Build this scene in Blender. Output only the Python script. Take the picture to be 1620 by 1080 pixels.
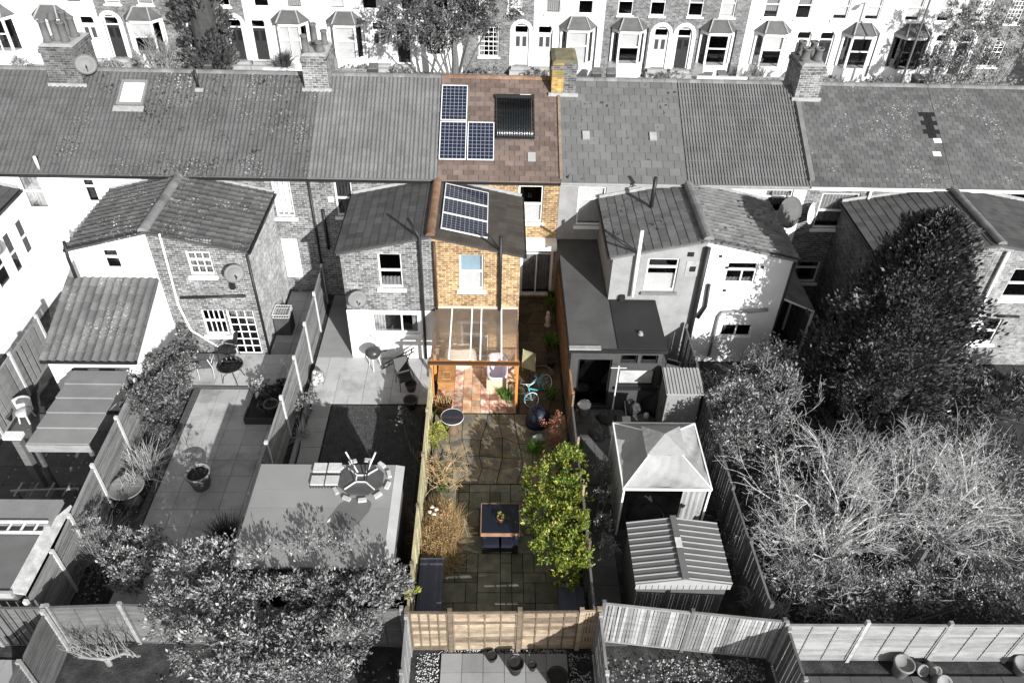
import bpy, bmesh, math, random
from mathutils import Vector, Matrix
for _o in list(bpy.data.objects): bpy.data.objects.remove(_o)
SC = bpy.context.scene; COL = SC.collection
R = math.radians
rnd = random.Random(11)
# ------------------------------------------------------------------ camera
CAM_H = 18.5; FPX = 1225.0; PITCH, YAW, ROLL = R(39.92), R(1.84), R(1.84)
FW = Vector((math.sin(YAW)*math.cos(PITCH), math.cos(YAW)*math.cos(PITCH), -math.sin(PITCH)))
_r0 = Vector((math.cos(YAW), -math.sin(YAW), 0)); _u0 = _r0.cross(FW)
RT = _r0*math.cos(ROLL) + _u0*math.sin(ROLL); UP = -_r0*math.sin(ROLL) + _u0*math.cos(ROLL)
cam = bpy.data.cameras.new('camera'); camo = bpy.data.objects.new('camera', cam); COL.objects.link(camo)
camo.matrix_world = Matrix(((RT.x, UP.x, -FW.x, 0), (RT.y, UP.y, -FW.y, 0), (RT.z, UP.z, -FW.z, CAM_H), (0, 0, 0, 1)))
cam.sensor_width = 36; cam.sensor_fit = 'HORIZONTAL'; cam.lens = 36*FPX/1620; cam.clip_start = .1; cam.clip_end = 3000
SC.camera = camo
# ------------------------------------------------------------------ sky, sun, exposure
SUN_EL, SUN_AZ = R(24.3), R(28.5)          # light travels to -X, +Y
w = bpy.data.worlds.new('World'); SC.world = w; w.use_nodes = True
nt = w.node_tree; nt.nodes.clear()
sky = nt.nodes.new('ShaderNodeTexSky'); sky.sky_type = 'NISHITA'; sky.sun_disc = False
sky.sun_elevation = SUN_EL; sky.sun_rotation = math.pi - SUN_AZ
hs = nt.nodes.new('ShaderNodeHueSaturation'); hs.inputs['Saturation'].default_value = 0.0   # the photograph is black and white
bg = nt.nodes.new('ShaderNodeBackground'); bg.inputs[1].default_value = .09
out = nt.nodes.new('ShaderNodeOutputWorld')
nt.links.new(sky.outputs[0], hs.inputs['Color']); nt.links.new(hs.outputs[0], bg.inputs[0]); nt.links.new(bg.outputs[0], out.inputs[0])
sl = bpy.data.lights.new('sun', 'SUN'); sl.energy = 4.8; sl.angle = R(.5); sl.color = (1, .995, .985)
so = bpy.data.objects.new('sun', sl); COL.objects.link(so)
LDIR = Vector((-math.sin(SUN_AZ)*math.cos(SUN_EL), math.cos(SUN_AZ)*math.cos(SUN_EL), -math.sin(SUN_EL)))
so.rotation_euler = LDIR.to_track_quat('-Z', 'Y').to_euler(); so.location = -LDIR*60
vs = SC.view_settings; vs.view_transform = 'Standard'; vs.look = 'None'; vs.gamma = 1; vs.use_curve_mapping = False; vs.exposure = .7

# ------------------------------------------------------------------ pixel -> place, on a surface of known height or depth
def _ray(px, py): return FW + RT*((px-810)/FPX) - UP*((py-540)/FPX)
def g(px, py, z=0.0):
    d = _ray(px, py); t = (z-CAM_H)/d.z; return Vector((d.x*t, d.y*t, z))
def wy(px, py, Y):
    d = _ray(px, py); t = Y/d.y; return Vector((d.x*t, Y, CAM_H+d.z*t))
def wx(px, py, X):
    d = _ray(px, py); t = X/d.x; return Vector((X, d.y*t, CAM_H+d.z*t))

# ------------------------------------------------------------------ materials
MATS = {}
def _new(name):
    m = bpy.data.materials.new(name); m.use_nodes = True; n = m.node_tree; n.nodes.clear()
    o = n.nodes.new('ShaderNodeOutputMaterial'); b = n.nodes.new('ShaderNodeBsdfPrincipled')
    n.links.new(b.outputs[0], o.inputs[0]); MATS[name] = m
    return m, n, b, o
def _nd(n, t, **kw):
    x = n.nodes.new(t)
    for k, v in kw.items(): setattr(x, k, v)
    return x
def c3(c): return (c, c, c, 1) if isinstance(c, (int, float)) else (c[0], c[1], c[2], 1)
def _noise(n, vec, scale, detail=4, rough=.6):
    t = _nd(n, 'ShaderNodeTexNoise'); t.inputs['Scale'].default_value = scale; t.inputs['Detail'].default_value = detail
    t.inputs['Roughness'].default_value = rough; n.links.new(vec, t.inputs['Vector']); return t.outputs['Fac']
def _ramp(n, fac, a, b, ca=0.0, cb=1.0):
    m = _nd(n, 'ShaderNodeMapRange'); m.inputs[1].default_value = a; m.inputs[2].default_value = b
    m.inputs[3].default_value = ca; m.inputs[4].default_value = cb; m.clamp = True; n.links.new(fac, m.inputs[0]); return m.outputs[0]
def _mul(n, a, b):
    m = _nd(n, 'ShaderNodeMath', operation='MULTIPLY')
    for i, q in enumerate((a, b)):
        if isinstance(q, (int, float)): m.inputs[i].default_value = q
        else: n.links.new(q, m.inputs[i])
    return m.outputs[0]
def _mix(n, fac, a, b, mode='MIX'):
    m = _nd(n, 'ShaderNodeMix', data_type='RGBA', blend_type=mode)
    if isinstance(fac, (int, float)): m.inputs[0].default_value = fac
    else: n.links.new(fac, m.inputs[0])
    for i, q in ((6, a), (7, b)):
        if isinstance(q, tuple): m.inputs[i].default_value = q
        else: n.links.new(q, m.inputs[i])
    return m.outputs[2]
def _val(n, col, v):
    h = _nd(n, 'ShaderNodeHueSaturation')
    if isinstance(col, tuple): h.inputs['Color'].default_value = col
    else: n.links.new(col, h.inputs['Color'])
    n.links.new(v, h.inputs['Value']); return h.outputs[0]
def _bump(n, b, h, dist, strength=1.0):
    x = _nd(n, 'ShaderNodeBump'); x.inputs['Distance'].default_value = dist; x.inputs['Strength'].default_value = strength
    n.links.new(h, x.inputs['Height']); n.links.new(x.outputs[0], b.inputs['Normal'])

def surf(name, col, rough=.8, var=.25, scale=4.0, fine=40.0, bump=.004, piece=.0, spots=None, col2=None, metal=0, spec=.3, stretch=None, dirt=0.0):
    """General weathered surface: broad + fine colour noise, brightness per piece, optional second colour, lichen/moss spots."""
    if name in MATS: return MATS[name]
    m, n, b, o = _new(name)
    geo = _nd(n, 'ShaderNodeNewGeometry'); P = geo.outputs['Position']
    if stretch:
        mp = _nd(n, 'ShaderNodeMapping'); mp.inputs['Scale'].default_value = stretch; n.links.new(P, mp.inputs['Vector']); P = mp.outputs[0]
    n1 = _noise(n, P, scale); n2 = _noise(n, P, fine, 3)
    v = _ramp(n, n1, .28, .72, 1-var, 1+var)
    v = _mul(n, v, _ramp(n, n2, .25, .75, 1-var*.6, 1+var*.6))
    if piece:
        oi = _nd(n, 'ShaderNodeObjectInfo'); v = _mul(n, v, _ramp(n, oi.outputs['Random'], 0, 1, 1-piece, 1+piece))
    base = c3(col)
    if col2 is not None:
        base = _mix(n, _ramp(n, _noise(n, P, scale*1.7+.3, 5), .42, .62), base, c3(col2))
    c = _val(n, base, v)
    if dirt:
        c = _mix(n, _mul(n, _ramp(n, _noise(n, geo.outputs['Position'], .9, 6, .7), .5, .75), dirt), c, (.02, .02, .02, 1))
    if spots:
        for (sc, lo, hi, sc_col) in spots:
            vo = _nd(n, 'ShaderNodeTexVoronoi'); vo.inputs['Scale'].default_value = sc
            wob_ = _nd(n, 'ShaderNodeTexNoise'); wob_.inputs['Scale'].default_value = sc*1.6; n.links.new(geo.outputs['Position'], wob_.inputs['Vector'])
            sc_ = _nd(n, 'ShaderNodeVectorMath', operation='SCALE'); n.links.new(wob_.outputs['Color'], sc_.inputs[0]); sc_.inputs['Scale'].default_value = 1.1/sc
            ad_ = _nd(n, 'ShaderNodeVectorMath', operation='ADD'); n.links.new(geo.outputs['Position'], ad_.inputs[0]); n.links.new(sc_.outputs[0], ad_.inputs[1])
            n.links.new(ad_.outputs[0], vo.inputs['Vector'])
            f1 = _ramp(n, vo.outputs['Distance'], lo, lo*.55)
            f2 = _ramp(n, _noise(n, geo.outputs['Position'], hi, 3), .5, .62)
            c = _mix(n, _mul(n, f1, f2), c, c3(sc_col))
    n.links.new(c, b.inputs['Base Color'])
    b.inputs['Roughness'].default_value = rough; b.inputs['Metallic'].default_value = metal; b.inputs['Specular IOR Level'].default_value = spec
    if bump: _bump(n, b, n2, bump)
    return m
def brick(name, c1, c2, mortar, stain=.25, soot=None):
    if name in MATS: return MATS[name]
    m, n, b, o = _new(name)
    geo = _nd(n, 'ShaderNodeNewGeometry'); sp = _nd(n, 'ShaderNodeSeparateXYZ'); n.links.new(geo.outputs['Position'], sp.inputs[0])
    ad = _nd(n, 'ShaderNodeMath', operation='ADD'); n.links.new(sp.outputs[0], ad.inputs[0]); n.links.new(sp.outputs[1], ad.inputs[1])
    cb = _nd(n, 'ShaderNodeCombineXYZ'); n.links.new(ad.outputs[0], cb.inputs[0]); n.links.new(sp.outputs[2], cb.inputs[1])
    bt = _nd(n, 'ShaderNodeTexBrick'); n.links.new(cb.outputs[0], bt.inputs['Vector'])
    bt.inputs['Scale'].default_value = 1; bt.inputs['Brick Width'].default_value = .235; bt.inputs['Row Height'].default_value = .083
    bt.inputs['Mortar Size'].default_value = .011; bt.inputs['Mortar Smooth'].default_value = .25; bt.inputs['Bias'].default_value = -.1
    bt.inputs['Color1'].default_value = c3(c1); bt.inputs['Color2'].default_value = c3(c2); bt.inputs['Mortar'].default_value = c3(mortar)
    # every brick its own tone: noise sampled on the brick grid
    sn = _nd(n, 'ShaderNodeVectorMath', operation='SNAP'); n.links.new(cb.outputs[0], sn.inputs[0]); sn.inputs[1].default_value = (.1175, .083, 1)
    wn = _nd(n, 'ShaderNodeTexWhiteNoise', noise_dimensions='3D'); n.links.new(sn.outputs[0], wn.inputs['Vector'])
    v = _ramp(n, wn.outputs['Value'], 0, 1, .72, 1.28)
    v = _mul(n, v, _ramp(n, _noise(n, geo.outputs['Position'], 1.1, 5, .65), .3, .7, 1-stain, 1+stain))
    v = _mul(n, v, _ramp(n, _noise(n, geo.outputs['Position'], 30, 3), .3, .7, .86, 1.14))
    c = _val(n, bt.outputs['Color'], v)
    if soot is not None: c = _mix(n, _ramp(n, _noise(n, geo.outputs['Position'], 1.6, 4), .48, .66), c, c3(soot))
    n.links.new(c, b.inputs['Base Color']); b.inputs['Roughness'].default_value = .9; b.inputs['Specular IOR Level'].default_value = .2
    _bump(n, b, _ramp(n, bt.outputs['Fac'], 0, 1, 1, 0), .012)
    return m
def leaf(name, cols, rough=.5, trans=.25, spec=.4):
    """Foliage: a colour per leaf, some light through the blade."""
    if name in MATS: return MATS[name]
    m, n, b, o = _new(name)
    geo = _nd(n, 'ShaderNodeNewGeometry'); cr = _nd(n, 'ShaderNodeValToRGB')
    el = cr.color_ramp.elements; k = len(cols)
    while len(el) < k: el.new(.5)
    for i, c in enumerate(cols): el[i].position = i/max(1, k-1); el[i].color = c3(c)
    n.links.new(geo.outputs['Random Per Island'], cr.inputs[0])
    c = _val(n, cr.outputs[0], _ramp(n, _noise(n, geo.outputs['Position'], 2.2, 3), .3, .7, .7, 1.3))
    n.links.new(c, b.inputs['Base Color']); b.inputs['Roughness'].default_value = rough; b.inputs['Specular IOR Level'].default_value = spec
    tr = _nd(n, 'ShaderNodeBsdfTranslucent'); n.links.new(c, tr.inputs[0])
    mx = _nd(n, 'ShaderNodeMixShader'); mx.inputs[0].default_value = trans
    n.links.new(b.outputs[0], mx.inputs[1]); n.links.new(tr.outputs[0], mx.inputs[2]); n.links.new(mx.outputs[0], o.inputs[0])
    return m
def glass(name, tint=(.87, .87, .87), ior=1.5, rough=.02, haze=0.0, hazecol=.8):
    if name in MATS: return MATS[name]
    m, n, b, o = _new(name); n.nodes.remove(b)
    tp = _nd(n, 'ShaderNodeBsdfTransparent'); tp.inputs[0].default_value = c3(tint)
    gl = _nd(n, 'ShaderNodeBsdfGlossy'); gl.inputs['Roughness'].default_value = rough
    fr = _nd(n, 'ShaderNodeFresnel'); fr.inputs[0].default_value = ior
    mx = _nd(n, 'ShaderNodeMixShader'); n.links.new(fr.outputs[0], mx.inputs[0]); n.links.new(tp.outputs[0], mx.inputs[1]); n.links.new(gl.outputs[0], mx.inputs[2])
    last = mx.outputs[0]
    if haze:
        df = _nd(n, 'ShaderNodeBsdfTranslucent'); df.inputs[0].default_value = c3(hazecol)
        d2 = _nd(n, 'ShaderNodeBsdfDiffuse'); d2.inputs[0].default_value = c3(hazecol)
        ms = _nd(n, 'ShaderNodeMixShader'); n.links.new(df.outputs[0], ms.inputs[1]); n.links.new(d2.outputs[0], ms.inputs[2]); ms.inputs[0].default_value = .6
        m2 = _nd(n, 'ShaderNodeMixShader')
        geo = _nd(n, 'ShaderNodeNewGeometry'); n.links.new(_ramp(n, _noise(n, geo.outputs['Position'], 1.5, 4), .3, .7, haze*.7, haze*1.3), m2.inputs[0])
        n.links.new(last, m2.inputs[1]); n.links.new(ms.outputs[0], m2.inputs[2]); last = m2.outputs[0]
    n.links.new(last, o.inputs[0]); return m
def stripes(name, ca, cb, scale, axis='X', rough=.6, soft=.1):
    if name in MATS: return MATS[name]
    m, n, b, o = _new(name); geo = _nd(n, 'ShaderNodeNewGeometry')
    wv = _nd(n, 'ShaderNodeTexWave', wave_type='BANDS', bands_direction=axis); wv.inputs['Scale'].default_value = scale; wv.inputs['Distortion'].default_value = 2
    wv.inputs['Detail'].default_value = 2
    n.links.new(geo.outputs['Position'], wv.inputs['Vector'])
    n.links.new(_mix(n, _ramp(n, wv.outputs['Fac'], .5-soft, .5+soft), c3(ca), c3(cb)), b.inputs['Base Color']); b.inputs['Roughness'].default_value = rough
    return m

# ------------------------------------------------------------------ mesh builder and object tree
WORG = {}
class MB:
    def __init__(s): s.v = []; s.f = []
    def add(s, vs, fs):
        k = len(s.v); s.v += [tuple(v) for v in vs]; s.f += [tuple(i+k for i in f) for f in fs]; return s
    def face(s, *p): return s.add(p, [tuple(range(len(p)))])
    def box(s, x0, x1, y0, y1, z0, z1):
        if x0 > x1: x0, x1 = x1, x0
        if y0 > y1: y0, y1 = y1, y0
        if z0 > z1: z0, z1 = z1, z0
        return s.add([(x0,y0,z0),(x1,y0,z0),(x1,y1,z0),(x0,y1,z0),(x0,y0,z1),(x1,y0,z1),(x1,y1,z1),(x0,y1,z1)],
                     [(3,2,1,0),(4,5,6,7),(0,1,5,4),(1,2,6,5),(2,3,7,6),(3,0,4,7)])
    def hexa(s, b, t):
        """solid between a bottom and a top quad (same winding, anticlockwise from above)"""
        return s.add(list(b)+list(t), [(3,2,1,0),(4,5,6,7),(0,1,5,4),(1,2,6,5),(2,3,7,6),(3,0,4,7)])
    def beam(s, p, q, w, h=None, up=(0,0,1)):
        p, q = Vector(p), Vector(q); h = h or w; d = (q-p).normalized(); u = Vector(up)
        if abs(d.dot(u)) > .98: u = Vector((0,1,0))
        a = d.cross(u).normalized()*(w/2); b = a.cross(d).normalized()*(h/2)
        return s.add([p-a-b, p+a-b, p+a+b, p-a+b, q-a-b, q+a-b, q+a+b, q-a+b], [(0,1,2,3),(7,6,5,4),(4,5,1,0),(5,6,2,1),(6,7,3,2),(7,4,0,3)])
    def tube(s, pts, r, n=6, cap=True):
        pts = [Vector(p) for p in pts]; rs = r if isinstance(r, (list, tuple)) else [r]*len(pts); rings = []; a = None
        for i, p in enumerate(pts):
            d = (pts[min(i+1, len(pts)-1)]-pts[max(i-1, 0)]).normalized()
            if a is None: a = d.orthogonal().normalized()
            else:
                a = a-d*a.dot(d); a = a.normalized() if a.length > 1e-6 else d.orthogonal().normalized()
            b = d.cross(a); rings.append([p+(a*math.cos(t*2*math.pi/n)+b*math.sin(t*2*math.pi/n))*rs[i] for t in range(n)])
        k = len(s.v)
        for q in rings: s.v += [tuple(v) for v in q]
        for i in range(len(rings)-1):
            for j in range(n): s.f.append((k+i*n+j, k+i*n+(j+1)%n, k+(i+1)*n+(j+1)%n, k+(i+1)*n+j))
        if cap: s.f.append(tuple(k+j for j in reversed(range(n)))); s.f.append(tuple(k+(len(rings)-1)*n+j for j in range(n)))
        return s
    def lathe(s, prof, c, n=16, sx=1, sy=1):
        c = Vector(c); k = len(s.v)
        for (r, z) in prof:
            for j in range(n): s.v.append((c.x+r*sx*math.cos(j*2*math.pi/n), c.y+r*sy*math.sin(j*2*math.pi/n), c.z+z))
        for i in range(len(prof)-1):
            for j in range(n): s.f.append((k+i*n+j, k+i*n+(j+1)%n, k+(i+1)*n+(j+1)%n, k+(i+1)*n+j))
        if prof[0][0] > 1e-4: s.f.append(tuple(k+j for j in reversed(range(n))))
        if prof[-1][0] > 1e-4: s.f.append(tuple(k+(len(prof)-1)*n+j for j in range(n)))
        return s
    def prism(s, poly, d):
        """polygon (3-d points) pushed along d"""
        d = Vector(d); k = len(poly); P = [Vector(p) for p in poly]
        return s.add(P+[p+d for p in P], [tuple(reversed(range(k))), tuple(range(k, 2*k))]+[(i, (i+1) % k, k+(i+1) % k, k+i) for i in range(k)])
    def rot(s, ang, c, start=0):
        ca, sa = math.cos(ang), math.sin(ang)
        for i in range(start, len(s.v)):
            x, y, z = s.v[i]; x -= c[0]; y -= c[1]; s.v[i] = (c[0]+x*ca-y*sa, c[1]+x*sa+y*ca, z)
        return s
    def xf(s, M, start=0):
        for i in range(start, len(s.v)): s.v[i] = tuple(M @ Vector(s.v[i]))
        return s
    def mesh(s, name, mat, smooth=False, org=(0,0,0), fix=True):
        me = bpy.data.meshes.new(name); o = org
        me.from_pydata([(x-o[0], y-o[1], z-o[2]) for x, y, z in s.v], [], s.f); me.update()
        if fix:
            bm = bmesh.new(); bm.from_mesh(me); bmesh.ops.recalc_face_normals(bm, faces=bm.faces); bm.to_mesh(me); bm.free()
        if mat: me.materials.append(mat)
        if smooth:
            me.polygons.foreach_set('use_smooth', [True]*len(me.polygons))
        return me
    def build(s, name, mat, parent=None, smooth=False, loc=None, fix=True):
        org = WORG[parent.name] if parent else Vector(loc or (0,0,0))
        o = bpy.data.objects.new(name, s.mesh(name, mat, smooth, org, fix)); COL.objects.link(o)
        if parent: o.parent = parent
        else: o.location = org
        WORG[o.name] = Vector(org); return o
def tag(o, label, cat, group=None):
    o['label'] = label; o['category'] = cat
    if group: o['group'] = group
    return o
def thing(name, label, cat, loc, group=None):
    o = bpy.data.objects.new(name, None); o.empty_display_size = .3; COL.objects.link(o); o.location = loc; WORG[o.name] = Vector(loc)
    return tag(o, label, cat, group)
def struct(o): o['kind'] = 'structure'; return o
def piece(name, mesh, parent, M):
    o = bpy.data.objects.new(name, mesh); COL.objects.link(o); o.parent = parent
    o.matrix_local = Matrix.Translation(-WORG[parent.name]) @ M; WORG[o.name] = WORG[parent.name]; return o
_UB = {}
def unit(mat):
    if mat.name not in _UB: _UB[mat.name] = MB().box(-.5,.5,-.5,.5,-.5,.5).mesh('piece_'+mat.name, mat)
    return _UB[mat.name]
def pbox(name, mat, parent, c, size, rot=None):
    M = Matrix.Translation(Vector(c)) @ (rot if rot is not None else Matrix.Identity(4)) @ Matrix.Diagonal((size[0], size[1], size[2], 1))
    return piece(name, unit(mat), parent, M)
def frame_of(d, up=(0,0,1)):
    x = Vector(d).normalized(); y = Vector(up).cross(x).normalized(); z = x.cross(y); return Matrix((x, y, z)).transposed().to_4x4()
def pbeam(name, mat, parent, p, q, w, h):
    """a board from p to q, w wide (level), h high"""
    p, q = Vector(p), Vector(q); d = q-p
    up = (0,0,1) if abs(d.normalized().z) < .98 else (0,1,0)
    return pbox(name, mat, parent, (p+q)/2, (d.length, w, h), frame_of(d, up))
# ------------------------------------------------------------------ shared materials (greys: the photograph is black and white outside one plot)
LICHEN = [(8.0, .24, .45, .5), (15.0, .23, .9, .55)]
MOSS = [(3.6, .36, .42, .012), (7.0, .34, .6, .015)]
M_white = surf('white_render', .74, .9, .06, 1.2, 30, .003)
M_paint = surf('white_paint', .8, .5, .04, 2, 30, 0)
M_pebble = surf('grey_pebbledash', .27, .95, .16, 2, 55, .01, dirt=.2)
M_brick = brick('grey_brick', .085, .22, .36)
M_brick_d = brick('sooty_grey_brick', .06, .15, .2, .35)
M_brick_l = brick('pale_grey_brick', .16, .27, .34, .2)
M_brick_y = brick('yellow_stock_brick', (.20, .108, .042), (.37, .24, .11), (.50, .42, .30), .34)
M_brick_ym = brick('mossy_yellow_brick', (.34, .19, .05), (.46, .31, .11), (.45, .36, .2), .25, (.19, .16, .07))
M_black = surf('black_plastic', .018, .45, .2, 3, 30, 0)
M_lead = surf('lead_flashing', .30, .6, .2, 5, 30, .003)
M_cement = surf('cement_flaunching', .3, .9, .2, 4, 30, .006)
M_dark = surf('dark_interior', .05, .9, .1, 2, 20, 0)
M_glass = glass('window_glass')
M_glass_c = glass('window_glass_tinted', (.72, .86, .95))
M_blind = surf('white_blind', .75, .7, .05, 2, 10, 0)
M_curtain = stripes('grey_curtain', .25, .6, 9, 'X')
M_net = surf('net_curtain', .28, .9, .3, 3, 10, 0)
M_pattern = surf('patterned_curtain', .62, .9, .1, 2, 10, 0, col2=.3)
M_tile_a = surf('concrete_tile', .1, .85, .14, 1.2, 45, .004, piece=.07, dirt=.45)
M_tile_b = surf('lichened_tile', .1, .88, .2, .8, 45, .005, piece=.08, dirt=.5, spots=LICHEN+MOSS)
M_tile_c = surf('ribbed_tile', .15, .85, .15, 1.1, 45, .004, piece=.08, dirt=.3)
M_tile_o = surf('dark_outrigger_tile', .08, .85, .25, 1.5, 40, .006, piece=.22, spots=LICHEN, dirt=.4)
M_slate = surf('grey_slate', .125, .7, .12, 1.4, 40, .003, piece=.13, spots=[(4.0, .25, .7, .012)])
M_slate_o = surf('mossy_slate', .12, .75, .18, 1.4, 40, .003, piece=.2, spots=[(5.0, .36, .9, .012)])
M_slate_old = surf('old_slate', .095, .8, .28, .9, 40, .004, piece=.19, spots=LICHEN[:1])
M_slate_new = surf('new_slate', .014, .5, .1, 2, 40, .002, piece=.1)
M_slate_br = surf('brown_slate', (.142, .105, .087), .75, .22, 1.6, 40, .003, piece=.26, col2=(.13, .10, .088))
M_slate_dk = surf('charcoal_slate', .07, .75, .2, 1.2, 40, .003, piece=.2)
M_ridge = surf('ridge_tile', .16, .85, .25, 3, 30, .006, piece=.2)
M_ridge_br = surf('brown_ridge_tile', (.19, .115, .075), .85, .3, 3, 30, .006, piece=.25)
M_felt = surf('roofing_felt', .08, .85, .22, 1.0, 60, .003)
M_pot = surf('chimney_clay', .11, .85, .2, 4, 30, .005)

YR, YF = 24.87, 21.1
EAVE_Y, EAVE_Z, RIDGE_Y, RIDGE_Z = 24.65, 5.28, 28.75, 7.35
ROOF_S = (RIDGE_Z-EAVE_Z)/(RIDGE_Y-EAVE_Y)
def roofz(y): return EAVE_Z+(y-EAVE_Y)*ROOF_S
OE, OR_ = 4.52, 5.2      # outrigger eave and ridge heights

def wall(mb, axis, c, u0, u1, z0, z1, holes=(), th=.16, sx=1):
    """Wall panel with openings; axis 'y' faces -Y at y=c, axis 'x' faces sx*X at x=c."""
    us = sorted({u0, u1, *[min(max(h[i], u0), u1) for h in holes for i in (0, 1)]}); zs = sorted({z0, z1, *[min(max(h[i], z0), z1) for h in holes for i in (2, 3)]})
    def P(u, d, z): return (u, c+d, z) if axis == 'y' else (c-sx*d, u, z)
    def solid(i, j):
        if i < 0 or j < 0 or i >= len(us)-1 or j >= len(zs)-1: return False
        a, b = (us[i]+us[i+1])/2, (zs[j]+zs[j+1])/2
        return not any(h[0] < a < h[1] and h[2] < b < h[3] for h in holes)
    for i in range(len(us)-1):
        for j in range(len(zs)-1):
            if not solid(i, j): continue
            a, b, p, q = us[i], us[i+1], zs[j], zs[j+1]
            mb.face(P(a,0,p), P(b,0,p), P(b,0,q), P(a,0,q)); mb.face(P(a,th,p), P(a,th,q), P(b,th,q), P(b,th,p))
            if not solid(i-1, j): mb.face(P(a,0,p), P(a,0,q), P(a,th,q), P(a,th,p))
            if not solid(i+1, j): mb.face(P(b,0,p), P(b,th,p), P(b,th,q), P(b,0,q))
            if not solid(i, j-1): mb.face(P(a,0,p), P(a,th,p), P(b,th,p), P(b,0,p))
            if not solid(i, j+1): mb.face(P(a,0,q), P(b,0,q), P(b,th,q), P(a,th,q))
    return mb
SASH = [(.5, [1]), (.5, [1])]
TOP = [(.3, [1]), (.7, [1])]
CASE = [(.34, [1]), (.66, [.55, .45])]
ONE = [(1, [1])]
def window(house, axis, c, r, layout=SASH, bars=(0, 0), fm=None, gm=None, sx=1, sill=True, blind=None, lintel=None, name='window', fw=.055, d0=.055, th=.16, sillmat=None, label=None):
    """A window set in the opening r: frame mesh, with pane, sill, blind as sub-parts."""
    fm = fm or M_paint; gm = gm or M_glass; ua, ub, za, zb = r
    def P(u, d, z): return (u, c+d, z) if axis == 'y' else (c-sx*d, u, z)
    def B(mb, a, b, d1, d2, z1, z2):
        p, q = P(a, d1, z1), P(b, d2, z2); mb.box(p[0], q[0], p[1], q[1], z1, z2)
    e = .002; f = MB()
    B(f, ua+e, ua+fw, d0, d0+.07, za+e, zb-e); B(f, ub-fw, ub-e, d0, d0+.07, za+e, zb-e)
    B(f, ua+fw, ub-fw, d0, d0+.07, za+e, za+fw*1.3); B(f, ua+fw, ub-fw, d0, d0+.07, zb-fw, zb-e)
    panes = []; iz1 = zb-fw; H = (zb-fw)-(za+fw*1.3); W = (ub-ua)-2*fw; z = iz1
    for k, (fr, cols) in enumerate(layout):
        zt, zl = z, z-H*fr; z = zl; x = ua+fw
        if k: B(f, ua+fw, ub-fw, d0-.012, d0+.06, zt-.03, zt+.03)
        for q, cf in enumerate(cols):
            xa, xb = x, x+W*cf; x = xb
            if q: B(f, xa-.025, xa+.025, d0+.002, d0+.058, zl+.02, zt-.02)
            panes.append((xa, xb, zl, zt))
            for b in range(bars[0]):
                t = xa+(xb-xa)*(b+1)/(bars[0]+1); B(f, t-.014, t+.014, d0+.015, d0+.05, zl+.02, zt-.02)
            for b in range(bars[1]):
                t = zl+(zt-zl)*(b+1)/(bars[1]+1); B(f, xa+.02, xb-.02, d0+.016, d0+.049, t-.014, t+.014)
    o = f.build(name, fm, house)
    if label: o['label'] = label
    for (a, b, z1, z2) in panes:
        m = MB(); B(m, a-.004, b+.004, d0+.03, d0+.036, z1-.004, z2+.004); m.build('pane', gm, o)
    if sill:
        m = MB(); B(m, ua-.09, ub+.09, -.10, d0-.005, za-.10, za-.002); m.build('sill', sillmat or fm, o)
    if blind:
        where, frac, bm = blind; zz = (zb-H*frac-.03, zb-.01) if where == 'top' else (za+.03, za+H*frac)
        m = MB(); n = max(4, int((ub-ua)/.12))
        if bm in (M_blind,): B(m, ua+.02, ub-.02, d0+.10, d0+.105, *zz)
        else:
            for i in range(n*2):
                t0, t1 = ua+.02+(ub-ua-.04)*i/(2*n), ua+.02+(ub-ua-.04)*(i+1)/(2*n); a, b = (d0+.09, d0+.14) if i % 2 else (d0+.14, d0+.09)
                m.face(P(t0, a, zz[0]), P(t1, b, zz[0]), P(t1, b, zz[1]), P(t0, a, zz[1]))
        m.build('blind' if bm is M_blind else 'curtain', bm, o)
    if not blind and (ub-ua) > .5 and zb-za < 1.9 and gm is M_glass:
        m = MB(); s_ = rnd.uniform(.14, .26)*(ub-ua); q_ = rnd.uniform(.14, .26)*(ub-ua)
        for (t0, t1) in ((ua+.03, ua+.03+s_), (ub-.03-q_, ub-.03)):
            for i in range(8):
                x0_, x1_ = t0+(t1-t0)*i/8, t0+(t1-t0)*(i+1)/8; a, b = (d0+.09, d0+.13) if i % 2 else (d0+.13, d0+.09)
                m.face(P(x0_, a, za+.04), P(x1_, b, za+.04), P(x1_, b, zb-.02), P(x0_, a, zb-.02))
        m.build('curtain', rnd.choice((M_net, M_curtain, M_pattern)), o)
    if lintel:
        m = MB(); n = int((ub-ua+.24)/.082)
        for i in range(n):
            t = ua-.12+(ub-ua+.24)*i/n; t2 = ua-.12+(ub-ua+.24)*(i+1)/n; s = ((i+.5)/n-.5)*.10
            dz = .03*(1-abs((i+.5)/n-.5)*2)
            p = [P(t+.006, -.006, zb+.004+dz), P(t2-.006, -.006, zb+.004+dz), P(t2-.006+s, -.006, zb+.23+dz), P(t+.006+s, -.006, zb+.23+dz)]
            m.prism(p, Vector(P(0, .02, 0))-Vector(P(0, 0, 0)))
        m.build('lintel', lintel, o)
    return o
def R4(tl, br, c, axis='y'):
    """opening from the pixels of its top-left and bottom-right corners on the wall plane"""
    f = wy if axis == 'y' else wx; a, b = f(tl[0], tl[1], c), f(br[0], br[1], c); k = 0 if axis == 'y' else 1
    return (min(a[k], b[k]), max(a[k], b[k]), min(a.z, b.z), max(a.z, b.z))

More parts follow.
